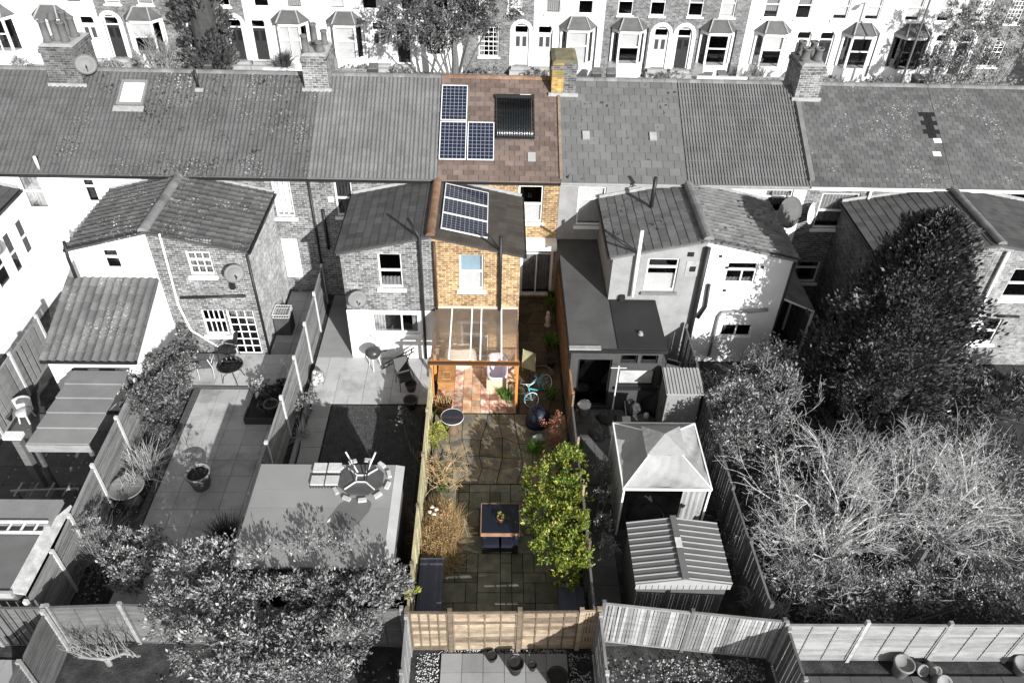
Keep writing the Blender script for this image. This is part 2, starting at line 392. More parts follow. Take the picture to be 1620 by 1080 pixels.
# ------------------------------------------------------------------ roof tiles, each a piece of its own
_TM = {}
def tile_mesh(kind, su, sv, mat):
    key = (kind, round(su, 3), round(sv, 3), mat.name)
    if key in _TM: return _TM[key]
    mb = MB()
    if kind == 'slate':
        a, b, y0, y1 = .007, su-.007, -.03, sv+.03
        mb.hexa([(a,y0,.016),(b,y0,.016),(b,y1,-.004),(a,y1,-.004)], [(a,y0,.032),(b,y0,.032),(b,y1,.010),(a,y1,.010)])
    else:
        prof = {'roman': [(0,.0),(.08,.012),(.17,.034),(.27,.034),(.36,.012),(.44,0),(.56,0),(.64,.012),(.72,.034),(.82,.034),(.92,.012),(1,0)],
                'rib': [(0,.004),(.1,.045),(.2,.055),(.3,.045),(.4,.004),(.7,0),(1,.004)],
                'rib2': [(0,.004),(.06,.04),(.14,.04),(.2,.004),(.5,.0),(.56,.04),(.64,.04),(.7,.004),(1,.0)],
                'pan': [(0,.05),(.12,.055),(.25,.03),(.45,0),(.65,.0),(.85,.02),(1,.05)]}[kind]
        y0, y1 = -.035, sv+.03; k = len(prof); e = .003; lift = .046
        vs = [(e+(su-2*e)*x, y0, z+lift) for x, z in prof]+[(e+(su-2*e)*x, y1, z+.004) for x, z in prof]+[(e+(su-2*e)*x, y0, z+.008) for x, z in prof]
        mb.add(vs, [(i, i+1, k+i+1, k+i) for i in range(k-1)]+[(2*k+i, 2*k+i+1, i+1, i) for i in range(k-1)])
    _TM[key] = mb.mesh(kind+'_tile', mat, fix=False); return _TM[key]
def tiles(parent, O, U, V, su, sv, kind, mat, stagger=False, jit=.004, swap=None, gap=None, name='roof_tile'):
    O, U, V = Vector(O), Vector(U), Vector(V); nu, nv = max(1, round(U.length/su)), max(1, round(V.length/sv)); su, sv = U.length/nu, V.length/nv
    u, v = U.normalized(), V.normalized(); n = u.cross(v); B = Matrix((u, v, n)).transposed().to_4x4()
    me = tile_mesh(kind, su, sv, mat); me2 = {}
    for r in range(nv):
        sh = (r % 2)*.5 if stagger else 0
        cells = [(c+sh, 1) for c in range(nu-(1 if sh else 0))]+([(0, .5), (nu-.5, .5)] if sh else [])
        for (c, wdt) in cells:
            fu, fv = (c+wdt/2)/nu, (r+.5)/nv
            if gap and gap(fu, fv): continue
            m = me
            if swap:
                s = swap(fu, fv)
                if s: m = tile_mesh(kind, su, sv, s)
            p = O+u*(c*su)+v*(r*sv+rnd.uniform(-jit, jit))+n*(.012+rnd.uniform(0, jit))
            piece(name, m, parent, Matrix.Translation(p) @ B @ Matrix.Rotation(rnd.uniform(-jit, jit)*1.2, 4, 'Z') @ Matrix.Diagonal((wdt, 1, 1, 1)))
_RT = {}
def ridge(parent, p, q, mat, r=.13, name='ridge_tile', L=.45):
    p, q = Vector(p), Vector(q); d = q-p; n = max(1, round(d.length/L)); l = d.length/n
    if (mat.name, round(l, 2), r) not in _RT:
        mb = MB(); k = 7
        for i, y in enumerate((.004, l-.004)):
            for j in range(k): a = math.pi*(j/(k-1)); mb.v.append((y, -math.cos(a)*r, math.sin(a)*r*.8-.02))
        mb.f += [(j, j+1, k+j+1, k+j) for j in range(k-1)]+[tuple(range(k)), tuple(reversed(range(k, 2*k)))]
        _RT[(mat.name, round(l, 2), r)] = mb.mesh('ridge_tile', mat)
    me = _RT[(mat.name, round(l, 2), r)]; F = frame_of(d)
    for i in range(n): piece(name, me, parent, Matrix.Translation(p+d*(i/n)+Vector((0,0,rnd.uniform(0,.008)))) @ F)
def pipe(house, name, pts, r, mat, n=8):
    return MB().tube(pts, r, n).build(name, mat, house, True)
def dish(parent, name, c, r, face, mat, arm):
    """satellite dish: shallow bowl facing `face`, feed arm, bracket back to a wall point"""
    c, f = Vector(c), Vector(face).normalized(); mb = MB(); n = 20; prof = [(0, .0), (.35, -.012), (.7, -.05), (1, -.10)]
    F = f.to_track_quat('Z', 'Y').to_matrix().to_4x4()
    mb.lathe([(r*a+.0001, -r*b*1.6-r*.16) for a, b in prof]+[(r*a+.0001, -r*b*1.6-r*.16-.012) for a, b in reversed(prof)], (0,0,0), n, 1, .92)
    mb.xf(Matrix.Translation(c) @ F); mb.build(name, mat, parent, True)
    a = MB().tube([c-f*.02-Vector((0,0,r*.9)), c+f*r*.8-Vector((0,0,r*.3))], .012, 5); a.tube([c+f*r*.75-Vector((0,0,r*.33)), c+f*r*.95-Vector((0,0,r*.2))], .03, 6)
    a.tube([c-f*.06, c-f*.12-Vector((0,0,.05)), arm], .02, 6); a.build('dish_arm', M_black, parent)

# ------------------------------------------------------------------ the terrace
def house(label, x0, x1, wm, rear_holes, rmat, rkind, rsz, stag, gutter, swap=None, gap=None, deckmat=None):
    h = thing('terraced_house', label, 'house', ((x0+x1)/2, YR, 0), 'houses of the near terrace')
    a, b = x0+.003, x1-.003
    wall(MB(), 'y', YR, a, b, 0, 5.27, rear_holes).build('rear_wall', wm, h)
    m = MB(); m.box(a, b, 32.55, 32.7, 0, 5.2); m.box(a, a+.1, YR+.165, 32.54, 0, 5.2); m.box(b-.1, b, YR+.165, 32.54, 0, 5.2)
    m.box(a+.11, b-.11, YR+.17, 32.5, 2.55, 2.7)
    m.prism([(a+.02, YR+.2, 5.21), (a+.02, 32.5, 5.21), (a+.02, RIDGE_Y, 7.2)], (.1, 0, 0)); m.prism([(b-.12, YR+.2, 5.21), (b-.12, 32.5, 5.21), (b-.12, RIDGE_Y, 7.2)], (.1, 0, 0))
    m.build('party_wall', M_brick, h)
    t = .09; m = MB()
    m.prism([(a, EAVE_Y, EAVE_Z-t), (a, EAVE_Y, EAVE_Z), (a, RIDGE_Y, RIDGE_Z), (a, 32.85, EAVE_Z), (a, 32.85, EAVE_Z-t), (a, RIDGE_Y, RIDGE_Z-t)], (b-a, 0, 0))
    roof = m.build('roof', deckmat or rmat, h)
    tiles(roof, (a, EAVE_Y-.03, EAVE_Z), (b-a, 0, 0), (0, RIDGE_Y-EAVE_Y+.0, RIDGE_Z-EAVE_Z), rsz[0], rsz[1], rkind, rmat, stag, swap=swap, gap=gap)
    ridge(roof, (a, RIDGE_Y, RIDGE_Z+.03), (b, RIDGE_Y, RIDGE_Z+.03), M_ridge if rmat is not M_slate_br else M_ridge_br)
    mb = MB(); k = 7; r = .06
    for x in (a, b):
        for j in range(k): t = math.pi*j/(k-1); mb.v.append((x, EAVE_Y-.055-math.cos(t)*r, EAVE_Z-.05-math.sin(t)*r))
    mb.f = [(j, j+1, k+j+1, k+j) for j in range(k-1)]+[tuple(range(k)), tuple(reversed(range(k, 2*k)))]
    mb.build('gutter', gutter, h)
    MB().box(a, b, EAVE_Y+.02, EAVE_Y+.045, EAVE_Z-.2, EAVE_Z-.095).build('fascia', gutter, h)
    return h
def outrigger(h, xe, xr, wm_front, holes, wm_side, side_holes, rmat, rkind, rsz, stag, side_faces, band=None, front_top=None):
    """half of a shared rear wing: eave at xe, ridge (party line) at xr"""
    a, b = (xe, xr) if xe < xr else (xr, xe); a += .003 if xr < xe else 0; b -= .003 if xe < xr else 0
    m = wall(MB(), 'y', YF, a, b, 0, OE-.05, holes)
    zt = OR_-.07
    pts = [(a, YF, OE-.05), (b, YF, OE-.05), (b, YF, zt)] if xe < xr else [(a, YF, OE-.05), (b, YF, OE-.05), (a, YF, zt)]
    m.prism(pts, (0, .16, 0)); m.build('outrigger_wall', wm_front, h)
    s = -1 if xe < xr else 1
    m = wall(MB(), 'x', xe+(0 if s > 0 else 0), YF+.163, YR-.002, 0, OE-.05, side_holes, sx=s); m.build('side_wall', wm_side, h)
    m = MB(); x_in = xr + (.0 if s > 0 else 0)
    m.box(min(xr, xr+s*.1), max(xr, xr+s*.1), YF+.165, YR-.004, 0, OE-.06); m.box(a+.18, b-.12, YF+.17, YR-.004, 2.4, 2.52); m.build('party_wall', M_dark, h)
    ov = .1; E0 = Vector((xe+s*ov, YF-.08, OE-.02)); sl = (OR_-OE)/abs(xr-xe)
    L = Vector((xr-(xe+s*ov), 0, OR_+.0-(OE-.02))); W = Vector((0, YR-.004-(YF-.08), 0))
    m = MB(); n = Vector((0, 0, -.08))
    m.hexa([E0+n, E0+L+n, E0+L+W+n, E0+W+n], [E0, E0+L, E0+L+W, E0+W]); roof = m.build('outrigger_roof', rmat, h)
    if s < 0: tiles(roof, E0+W, -W, L, rsz[0], rsz[1], rkind, rmat, stag)
    else: tiles(roof, E0, W, L, rsz[0], rsz[1], rkind, rmat, stag)
    MB().beam(E0+W+Vector((0, -.03, .07)), E0+W+L+Vector((0, -.03, .07)), .03, .16, (0, 0, 1)).build('flashing', M_cement, h)
    MB().beam(E0+Vector((s*.05, 0, -.05)), E0+W+Vector((s*.05, 0, -.05)), .1, .09).build('gutter', M_black, h)
    return roof
def chimney(h, x0, x1, zt, mat, pots, y0=28.02, y1=29.5, mat2=None, xs=None, top=None):
    m = MB(); xm = xs or x1; o = m.box(x0, xm, y0, y1, 6.6, zt).build('chimney', mat, h)
    if mat2: MB().box(xm+.002, x1, y0, y1, 6.6, zt).build('chimney_half', mat2, o)
    MB().box(x0-.04, x1+.04, y0-.04, y1+.04, zt-.24, zt-.1).build('chimney_course', mat if not mat2 else mat2, o)
    MB().hexa([(x0-.02,y0-.02,zt+.001),(x1+.02,y0-.02,zt+.001),(x1+.02,y1+.02,zt+.001),(x0-.02,y1+.02,zt+.001)], [(x0+.12,y0+.12,zt+.07),(x1-.12,y0+.12,zt+.07),(x1-.12,y1-.12,zt+.07),(x0+.12,y1-.12,zt+.07)]).build('flaunching', top or M_cement, o)
    zr = roofz(y0)
    MB().box(x0-.1, x1+.1, y0-.06, y0-.005, zr-.03, zr+.16).build('flashing', M_lead, o)
    for (px, py, ph, r) in pots:
        z = zt+.06; MB().lathe([(r*1.15, z), (r*1.1, z+.08), (r*.95, z+.1), (r*.85, z+ph-.08), (r*1.05, z+ph-.06), (r*1.05, z+ph), (r*.75, z+ph), (r*.7, z+ph-.15)], (px, py, 0), 12).build('chimney_pot', M_pot, o, True)
    return o
XB = [-20.0, -15.55, -11.07, -6.6, -2.04, 2.34, 6.85, 11.31, 16.45, 20.95]
O = [(-17.05, -20.0), (-13.6, -11.05), (-8.05, -11.05), (-5.0, -2.02), (.87, -2.02), (3.9, 6.9), (9.85, 6.9), (12.8, 16.45), (20.1, 16.45)]

# far left house, white with a wing of its own
r = [R4((22, 275), (80, 332), YR)]
h = house('pale house at the far left edge with patterned curtains in its rear window', XB[0], XB[1], M_white, r, M_tile_a, 'roman', (.33, .34), False, M_black)
window(h, 'y', YR, r[0], SASH, blind=('top', 1, M_pattern), sill=False)
q = [R4((12, 432), (38, 492), O[0][0], 'x'), R4((52, 408), (79, 462), O[0][0], 'x'), R4((70,376),(100,420), O[0][0], 'x')]
q = [(22.0, 22.75, 2.1, 3.1), (23.1, 23.6, 2.0, 3.6), (24.0, 24.5, 2.2, 3.6)]
outrigger(h, *O[0], M_white, [], M_white, q, M_slate_dk, 'slate', (.4, .28), True, 1)
window(h, 'x', O[0][0], q[0], TOP, sx=1); window(h, 'x', O[0][0], q[1], SASH, sx=1, blind=('top', .4, M_curtain)); window(h, 'x', O[0][0], q[2], SASH, sx=1, blind=('top', .6, M_blind))
pipe(h, 'vent_pipe', [wy(54, 248, 24.4), wy(64, 272, YR-.12)], .05, M_paint)
dish(h, 'satellite_dish', (-16.82, 22.1, 3.75), .3, (.75, -.65, .3), surf('dish_grey', .13, .5, .08, 3, 20, 0), (-17.05, 22.3, 3.6))
# second house: white wing
r = [R4((126, 283), (160, 322), YR)]
h2 = house('white-walled house with a rooflight, left of the lichened roof', XB[1], XB[2], M_white, r, M_tile_b, 'roman', (.33, .34), False, M_black)
window(h2, 'y', YR, r[0], TOP, sill=False)
q = [R4((157, 393), (196, 427), YF)]
outrigger(h2, *O[1], M_white, q, M_white, [], M_tile_o, 'pan', (.3, .3), False, -1)
window(h2, 'y', YF, q[0], [(.42, [1]), (.58, [1])], sill=False, blind=('bottom', .5, M_pattern))
chimney(h2, -16.3, -15.1, 8.45, M_brick_d, [(-16.05, 28.35, .75, .14), (-15.75, 28.5, .8, .14), (-15.45, 28.4, .7, .14), (-16.0, 29.0, .75, .14), (-15.65, 29.1, .85, .14), (-15.35, 28.95, .7, .14)])
dish(h2, 'satellite_dish', (-14.8, 28.0, 7.85), .38, (.4, -.8, .35), MATS['dish_grey'], (-15.1, 28.3, 7.7))
ft = Vector((0, RIDGE_Y-EAVE_Y, RIDGE_Z-EAVE_Z)).normalized(); nrm = Vector((0, -ft.z, ft.y))
def on_roof(x, y, up=0.0): return Vector((x, y, roofz(y)))+nrm*up
def roof_panel(mb, x0, x1, ya, yb, up0, up1):
    mb.hexa([on_roof(x0, ya, up0), on_roof(x1, ya, up0), on_roof(x1, yb, up0), on_roof(x0, yb, up0)], [on_roof(x0, ya, up1), on_roof(x1, ya, up1), on_roof(x1, yb, up1), on_roof(x0, yb, up1)]); return mb
m = MB()
for q4 in ((-13.75, -13.67, 27.25, 28.25), (-12.88, -12.8, 27.25, 28.25), (-13.66, -12.89, 27.25, 27.34), (-13.66, -12.89, 28.16, 28.25)): roof_panel(m, *q4, .02, .18)
rl = m.build('rooflight', surf('rooflight_frame', .2, .5, .1, 3, 20, 0), h2)
roof_panel(MB(), -13.66, -12.89, 27.35, 28.15, .12, .14).build('pane', surf('rooflight_glass', .75, .25, .03, 1, 10, 0), rl)
roof_panel(MB(), -13.85, -12.75, 27.0, 27.22, .10, .115).build('apron_flashing', M_lead, rl)
pipe(h2, 'vent_pipe', [on_roof(-10.98, 28.05, -.05), on_roof(-10.98, 28.05, -.05)+Vector((0, 0, .75))], .05, M_black)
roof_panel(MB(), -11.05, -10.75, 27.85, 28.0, .10, .115).build('vent_flashing', M_lead, h2)
pipe(h2, 'downpipe', [Vector((-13.72, YF+.05, 4.75)), Vector((-13.72, YF-.08, 4.2)), Vector((-13.72, YF-.09, 3.1))], .055, M_black)
# third house: brick wing with french window
r = [R4((427, 282), (468, 344), YR), R4((443, 378), (481, 440), YR)]
h3 = house('brick house with glazing-bar sashes and french door onto the patio', XB[2], XB[3], M_brick, r, M_tile_b, 'roman', (.33, .34), False, M_black)
window(h3, 'y', YR, r[0], SASH, (2, 1), blind=('top', 1, M_blind), lintel=M_brick_l)
window(h3, 'y', YR, r[1], [(.4, [1]), (.6, [1])], gm=M_paint, lintel=M_brick_l, sill=False, label='boarded white window')
q = [R4((289, 388), (341, 436), YF)]; fd = R4((316, 488), (404, 563), YF); q.append(R4((316, 490), (364, 530), YF)); dr = R4((366, 494), (408, 563), YF)
dr = (q[1][1]+.06, q[1][1]+1.0, .05, q[1][3]); q.append(dr)
outrigger(h3, *O[2], M_brick, q, brick('washed_brick', .32, .48, .5, .25), [], M_tile_o, 'pan', (.3, .3), False, 1)
window(h3, 'y', YF, q[0], SASH, (2, 1), lintel=M_brick_l, blind=('top', 1, M_net))
window(h3, 'y', YF, q[1], [(.45, [1]), (.55, [1])], (3, 0), blind=('top', .55, M_blind))
d = window(h3, 'y', YF, dr, ONE, (2, 5), sill=False, name='french_door', blind=('top', 1, M_curtain))
dish(h3, 'satellite_dish', wy(371, 433, YF-.42), .33, (.45, -.8, .4), MATS['dish_grey'], wy(376, 446, YF))
ridge(h3, (-11.05, YF-.1, OR_+.06), (-11.05, YR-.01, OR_+.06), M_ridge, .17)
pipe(h3, 'waste_pipe', [wy(285, 471, YF-.08), wy(388, 468, YF-.08)], .05, M_black)
pipe(h3, 'white_downpipe', [wy(252, 370, YF-.06), wy(282, 482, YF-.06), wy(302, 522, YF-.1), wy(345, 548, YF-.1)], .035, M_paint)
pipe(h3, 'downpipe', [Vector((O[2][0]+.08, YF-.05, 4.4)), Vector((O[2][0]+.08, YF-.05, .05))], .045, M_black)
MB().box(-8.75, -8.6, YF-.14, YF, 3.05, 3.3).build('wall_lamp', M_black, h3)
# fourth house: brick over white render
r = [R4((527, 286), (562, 342), YR)]
h4 = house('brick house with plain dark sash windows and white ground floor', XB[3], XB[4], M_brick, r, M_tile_c, 'roman', (.3, .34), False, M_black)
window(h4, 'y', YR, r[0], SASH, fm=M_paint, lintel=M_brick_l, blind=('top', .9, M_dark))
q = [R4((596, 401), (639, 456), YF), R4((588, 496), (664, 528), YF)]
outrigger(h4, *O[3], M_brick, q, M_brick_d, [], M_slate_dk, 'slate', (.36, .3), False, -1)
window(h4, 'y', YF, q[0], SASH, lintel=M_brick_l, blind=('bottom', .3, M_net))
zb = q[1][3]+.16
wall(MB(), 'y', YF-.03, -5.03, -2.03, 0, zb, [q[1]], th=.029).build('render_band', M_white, h4)
window(h4, 'y', YF-.03, q[1], [(1, [.64, .36])], d0=.06)
dish(h4, 'satellite_dish', wy(566, 474, YF-.4), .33, (.35, -.85, .4), MATS['dish_grey'], wy(575, 486, YF))
pipe(h4, 'downpipe', [wy(661, 355, YF-.12)+Vector((-.35,.3,.05)), wy(663, 374, YF-.12), Vector((wy(663, 374, YF).x, YF-.12, .1))], .05, M_black)
pipe(h4, 'downpipe', [(-6.62, YR-.08, 5.15), (-6.62, YR-.08, .05)], .045, M_black); pipe(h4, 'downpipe', [(-6.25, YR-.08, 3.9), (-6.25, YR-.08, 2.2)], .06, M_black)
MB().box(*[v for v in (-6.02, -5.82, YR-.03, YR+.01, 4.2, 4.4)]).build('wall_vent', M_paint, h4)
chimney(h4, -7.05, -6.15, 8.3, M_brick, [(-6.9, 28.3, .6, .13), (-6.4, 28.4, .35, .16), (-6.7, 29.1, .75, .12), (-6.35, 29.15, .5, .12)])
# the coloured house
r = [R4((821, 294), (857, 352), YR), R4((824, 386), (871, 470), YR)]; r[1] = (r[1][0], r[1][1], .08, r[1][3])
h5 = house('yellow brick house with solar panels on a brown slate roof', XB[4], XB[5], M_brick_y, r, M_slate_br, 'slate', (.36, .22), True, M_black)
window(h5, 'y', YR, r[0], SASH, blind=('bottom', .5, M_blind), lintel=M_brick_y)
d = window(h5, 'y', YR, r[1], [(.16, [1]), (.84, [.5, .5])], sill=False, name='french_door', fw=.1, gm=M_glass, blind=('top', 1, surf('pane_reflection_grey', (.36, .37, .38), .9, .25, 3, 10, 0)))  # this door's curtain is added: its grey stands in for the panes' reflection
MB().box(r[1][0]-.1, r[1][1]+.06, YR-.5, YR-.01, r[1][3]+.02, r[1][3]+.30).build('door_canopy', M_paint, h5)
q = [R4((726, 401), (765, 459), YF), (-1.05, -.15, .05, 2.0)]
outrigger(h5, *O[4], M_brick_y, q, M_brick_y, [], surf('brown_charcoal_slate', (.06, .052, .046), .75, .25, 1.5, 40, .003, piece=.18, spots=[(6, .25, 2.0, (.06, .09, .01))]), 'slate', (.36, .3), False, 1)
window(h5, 'y', YF, q[0], SASH, blind=('bottom', .52, M_blind), lintel=M_brick_y)
MB().box(q[0][0]+.03, q[0][1]-.03, YF+.15, YF+.155, q[0][2]+.72, q[0][3]-.02).build('sky_reflection', surf('sky_reflection_blue', (.36, .5, .58), .8, .06, 2, 20, 0), h5)  # flat pale blue panel painting the sky's reflection in the upper sash
window(h5, 'y', YF, q[1], [(.5, [1]), (.5, [1])], sill=False, name='back_door')
ridge(h5, (-2.03, YF-.1, OR_+.06), (-2.03, YR-.01, OR_+.06), M_ridge_br, .15)
pipe(h5, 'downpipe', [(-1.93, YF-.08, 5.0), (-1.93, YF-.08, 2.32)], .05, surf('brown_pipe', (.05, .03, .02), .5, .2, 4, 20, 0))
xp = wy(792, 400, YF-.1).x
pipe(h5, 'soil_pipe', [(xp, YF-.1, 2.3), (xp, YF-.1, 5.25)], .06, M_black)
pipe(h5, 'gutter_pipe', [wy(768, 368, YF-.1), wy(790, 396, YF-.1)], .035, M_black)
MB().box(-1.0, -.7, YR-.05, YR+.01, 5.0, 5.17).build('wall_vent', surf('dark_vent', (.05, .04, .03), .8), h5)
M_cell = surf('solar_cell', (.009, .015, .036), .12, .25, 6, 60, 0, spec=.6)
M_alu = surf('aluminium', .65, .35, .05, 3, 20, 0)
M_alu_w = surf('solar_backsheet', .4, .4, .05, 3, 20, 0)
def solar(label, P0, U, V, ncol, nrow, group):
    """panel with its lower-left corner P0: backsheet mesh with frame, cells and rails as sub-parts, a part of the roof it is bolted to"""
    P0, U, V = Vector(P0), Vector(U), Vector(V); n = U.cross(V).normalized()
    def pt(a, b, h): return P0+U*a+V*b+n*h
    def slab(mb, a0, a1, b0, b1, h0, h1): mb.hexa([pt(a0,b0,h0), pt(a1,b0,h0), pt(a1,b1,h0), pt(a0,b1,h0)], [pt(a0,b0,h1), pt(a1,b0,h1), pt(a1,b1,h1), pt(a0,b1,h1)])
    fu, fv = .03/U.length, .03/V.length
    m = MB(); slab(m, fu, 1-fu, fv, 1-fv, .01, .034); t = m.build('solar_panel', M_alu_w, h5); t['label'] = label
    m = MB()
    slab(m, 0, fu, 0, 1, 0, .045); slab(m, 1-fu, 1, 0, 1, 0, .045); slab(m, fu, 1-fu, 0, fv, 0, .045); slab(m, fu, 1-fu, 1-fv, 1, 0, .045); m.build('frame', M_alu, t)
    m = MB(); gu, gv = .005/U.length, .005/V.length; du, dv = (1-2*fu)/ncol, (1-2*fv)/nrow
    for i in range(ncol):
        for j in range(nrow):
            a, b = fu+i*du, fv+j*dv; m.face(pt(a+gu,b+gv,.036), pt(a+du-gu,b+gv,.036), pt(a+du-gu,b+dv-gv,.036), pt(a+gu,b+dv-gv,.036))
    m.build('cells', M_cell, t)
    m = MB()
    for a in (.2, .8): slab(m, a-.01, a+.01, .1, .9, -.06, -.001)
    m.build('rail', M_alu, t); return t
def rp(x, y): return on_roof(x, y, .12)
G_ = 'solar panels of the coloured house'
for lab, x, ya, yb in (('upper solar panel beside the ridge on the brown main roof', -2.0, 26.86, 28.3), ('lower left solar panel at the verge of the brown main roof', -2.0, 25.32, 26.8), ('lower right solar panel on the brown main roof', -1.0, 25.32, 26.8)):
    solar(lab, rp(x, ya), (.96, 0, 0), rp(x, yb)-rp(x, ya), 6, 10, G_)
so_ = Vector((.87+2.02, 0, OE-OR_)).normalized()
for k, lab in enumerate(('nearest solar panel on the rear wing roof', 'middle solar panel on the rear wing roof', 'farthest solar panel on the rear wing roof')):
    y0 = 21.5+k*1.0; solar(lab, Vector((-1.78, y0, OR_-.0))+so_*.05+Vector((0, 0, .02)), so_*1.55, (0, .96, 0), 10, 6, G_)
# solar thermal collector
t = thing('solar_water_heater', 'black evacuated tube collector on the brown slate roof', 'solar heater', on_roof(.7, 26.3, .1))
m = MB()
for i in range(22):
    x = .08+1.27*i/21; m.tube([on_roof(x, 26.22, .17), on_roof(x, 27.78, .17)], .024, 6)
M_tubeb = surf('collector_tube', (.008, .012, .014), .15, .2, 4, 20, 0, spec=.7); m.build('tube', M_tubeb, t, True)
m = MB(); m.beam(on_roof(.0, 27.86, .17), on_roof(1.43, 27.86, .17), .13, .13); m.build('manifold', M_black, t)
m = MB(); m.beam(on_roof(.02, 26.2, .14), on_roof(1.41, 26.2, .14), .05, .05); m.beam(on_roof(.02, 26.2, .12), on_roof(.02, 27.8, .12), .03, .04); m.beam(on_roof(1.41, 26.2, .12), on_roof(1.41, 27.8, .12), .03, .04); m.build('frame', M_black, t)
MB().box(.9, 1.3, 27.81, 27.83, roofz(27.86)+.2, roofz(27.86)+.23).build('badge', M_alu, t)
m = roof_panel(MB(), 1.17, 1.45, 25.35, 25.68, .05, .10); m.build('roof_vent', surf('vent_grey', .3, .6, .1, 4, 20, 0), h5)
chimney(h5, 2.06, 2.96, 8.25, M_brick_ym, [], mat2=M_brick_d, xs=2.5, top=surf('mossy_mortar', (.16, .145, .09), .95, .3, 3, 30, .01))
MB().tube([(1.98, 28.3, 7.9), (1.98, 28.3, 9.2)], .02, 5).build('aerial', M_black, h5)
m = MB(); m.beam(on_roof(2.345, 24.7, .07), on_roof(2.345, 28.0, .07), .1, .09); m.build('verge', surf('mortar_verge', (.2, .155, .115), .9, .3, 3, 30, .008), h5)

# first house right of it
r = [R4((916, 296), (953, 357), YR)]
h6 = house('grey pebbledashed house with white flue and wrapround flat roof', XB[5], XB[6], M_pebble, r, M_slate, 'slate', (.40, .32), True, M_cement)
window(h6, 'y', YR, r[0], TOP, blind=('top', 1, M_blind))
q = [R4((1026, 409), (1066, 461), YF)]
outrigger(h6, *O[5], M_pebble, q, M_pebble, [], M_slate_o, 'slate', (.3, .3), False, -1)
window(h6, 'y', YF, q[0], [(.25, [1]), (.75, [1])], blind=('bottom', .55, M_blind), sillmat=surf('grey_sill', .16, .8))
a = wy(1016, 365, YF-.14); pipe(h6, 'white_flue', [a, Vector((a.x, YF-.14, 3.0)), Vector((a.x, YF+.02, 2.95))], .06, M_paint)
pipe(h6, 'soil_pipe', [Vector((5.45, 23.6, 4.75)), Vector((5.45, 23.6, 6.05))], .07, M_black)
pipe(h6, 'gutter_pipe', [wy(968, 373, YF-.1), wy(1008, 399, YF-.1)], .045, M_black)
a = wy(1121, 392, YF-.12); pipe(h6, 'downpipe', [a, Vector((a.x, YF-.12, 1.0))], .09, M_black)
p = wy(1093, 402, YF); MB().box(p.x-.1, p.x+.1, YF-.03, YF, p.z-.08, p.z+.08).build('wall_vent', M_black, h6)
p = wy(1095, 425, YF); MB().box(p.x-.22, p.x+.22, YF-.015, YF, p.z-.3, p.z+.3).build('vent_patch', surf('patched_render', .3, .95), h6)
MB().box(p.x-.07, p.x+.1, YF-.06, YF-.016, p.z-.08, p.z+.1).build('wall_vent', M_black, h6)
p = wy(984, 470, YF); MB().box(p.x-.1, p.x+.08, YF-.16, YF, p.z-.08, p.z+.12).build('flood_lamp', M_black, h6)
ridge(h6, (6.88, YF-.1, OR_+.06), (6.88, YR-.01, OR_+.06), M_ridge, .17)
for x in (3.3, 5.75): roof_panel(MB(), x-.13, x+.13, 26.25, 26.55, .05, .12).build('roof_vent', M_lead, h6)
# flat roofed extension wrapping round the wing
FZ = 2.75
m = MB(); m.prism([(2.42, 18.5, FZ-.14), (5.5, 18.5, FZ-.14), (5.5, YF-.04, FZ-.14), (3.88, YF-.04, FZ-.14), (3.88, YR-.01, FZ-.14), (2.42, YR-.01, FZ-.14)], (0, 0, .14)); fr = m.build('flat_roof', M_felt, h6)
m = MB(); m.beam((2.4, 18.46, FZ-.06), (5.52, 18.46, FZ-.06), .07, .13); m.build('gutter', M_black, fr)
MB().box(2.40, 3.4, 18.42, 18.6, FZ+.005, FZ+.05).build('roof_edge', M_lead, fr)
MB().box(3.95, 5.51, 18.5, YF-.05, FZ+.002, FZ+.03).build('new_felt', surf('black_felt', .022, .7, .2, 1, 60, .003), fr)
m = MB(); m.lathe([(.09, 0), (.09, .02), (.06, .03), (.06, .1)], (4.75, 19.2, FZ+.03), 10); m.build('roof_outlet', M_cement, fr)
wm = surf('extension_wall', .055, .8, .2, 2, 30, .004)
eh = [(2.75, 3.85, .1, 2.2), (4.1, 5.3, 1.05, 1.75), (4.1, 4.65, 2.05, 2.4), (4.75, 5.3, 2.05, 2.4)]
wall(MB(), 'y', 18.62, 2.5, 5.42, 0, FZ-.15, eh, .12).build('extension_wall', wm, h6)
wall(MB(), 'x', 5.42, 18.745, YF-.005, 0, FZ-.15, [], .12, sx=1).build('extension_side_wall', M_pebble, h6)
wall(MB(), 'x', 2.5, 18.745, YR-.005, 0, FZ-.15, [], .12, sx=-1).build('extension_side_wall', wm, h6)
window(h6, 'y', 18.62, eh[0], ONE, sill=False, name='patio_door', fm=M_black, th=.1); window(h6, 'y', 18.62, eh[2], ONE, fm=M_black, sill=False); window(h6, 'y', 18.62, eh[3], ONE, fm=M_black, sill=False)
window(h6, 'y', 18.62, eh[1], ONE, gm=surf('bleached_board', .4, .9, .25, 3, 30, .003), fm=M_black, label='window covered by a pale board')
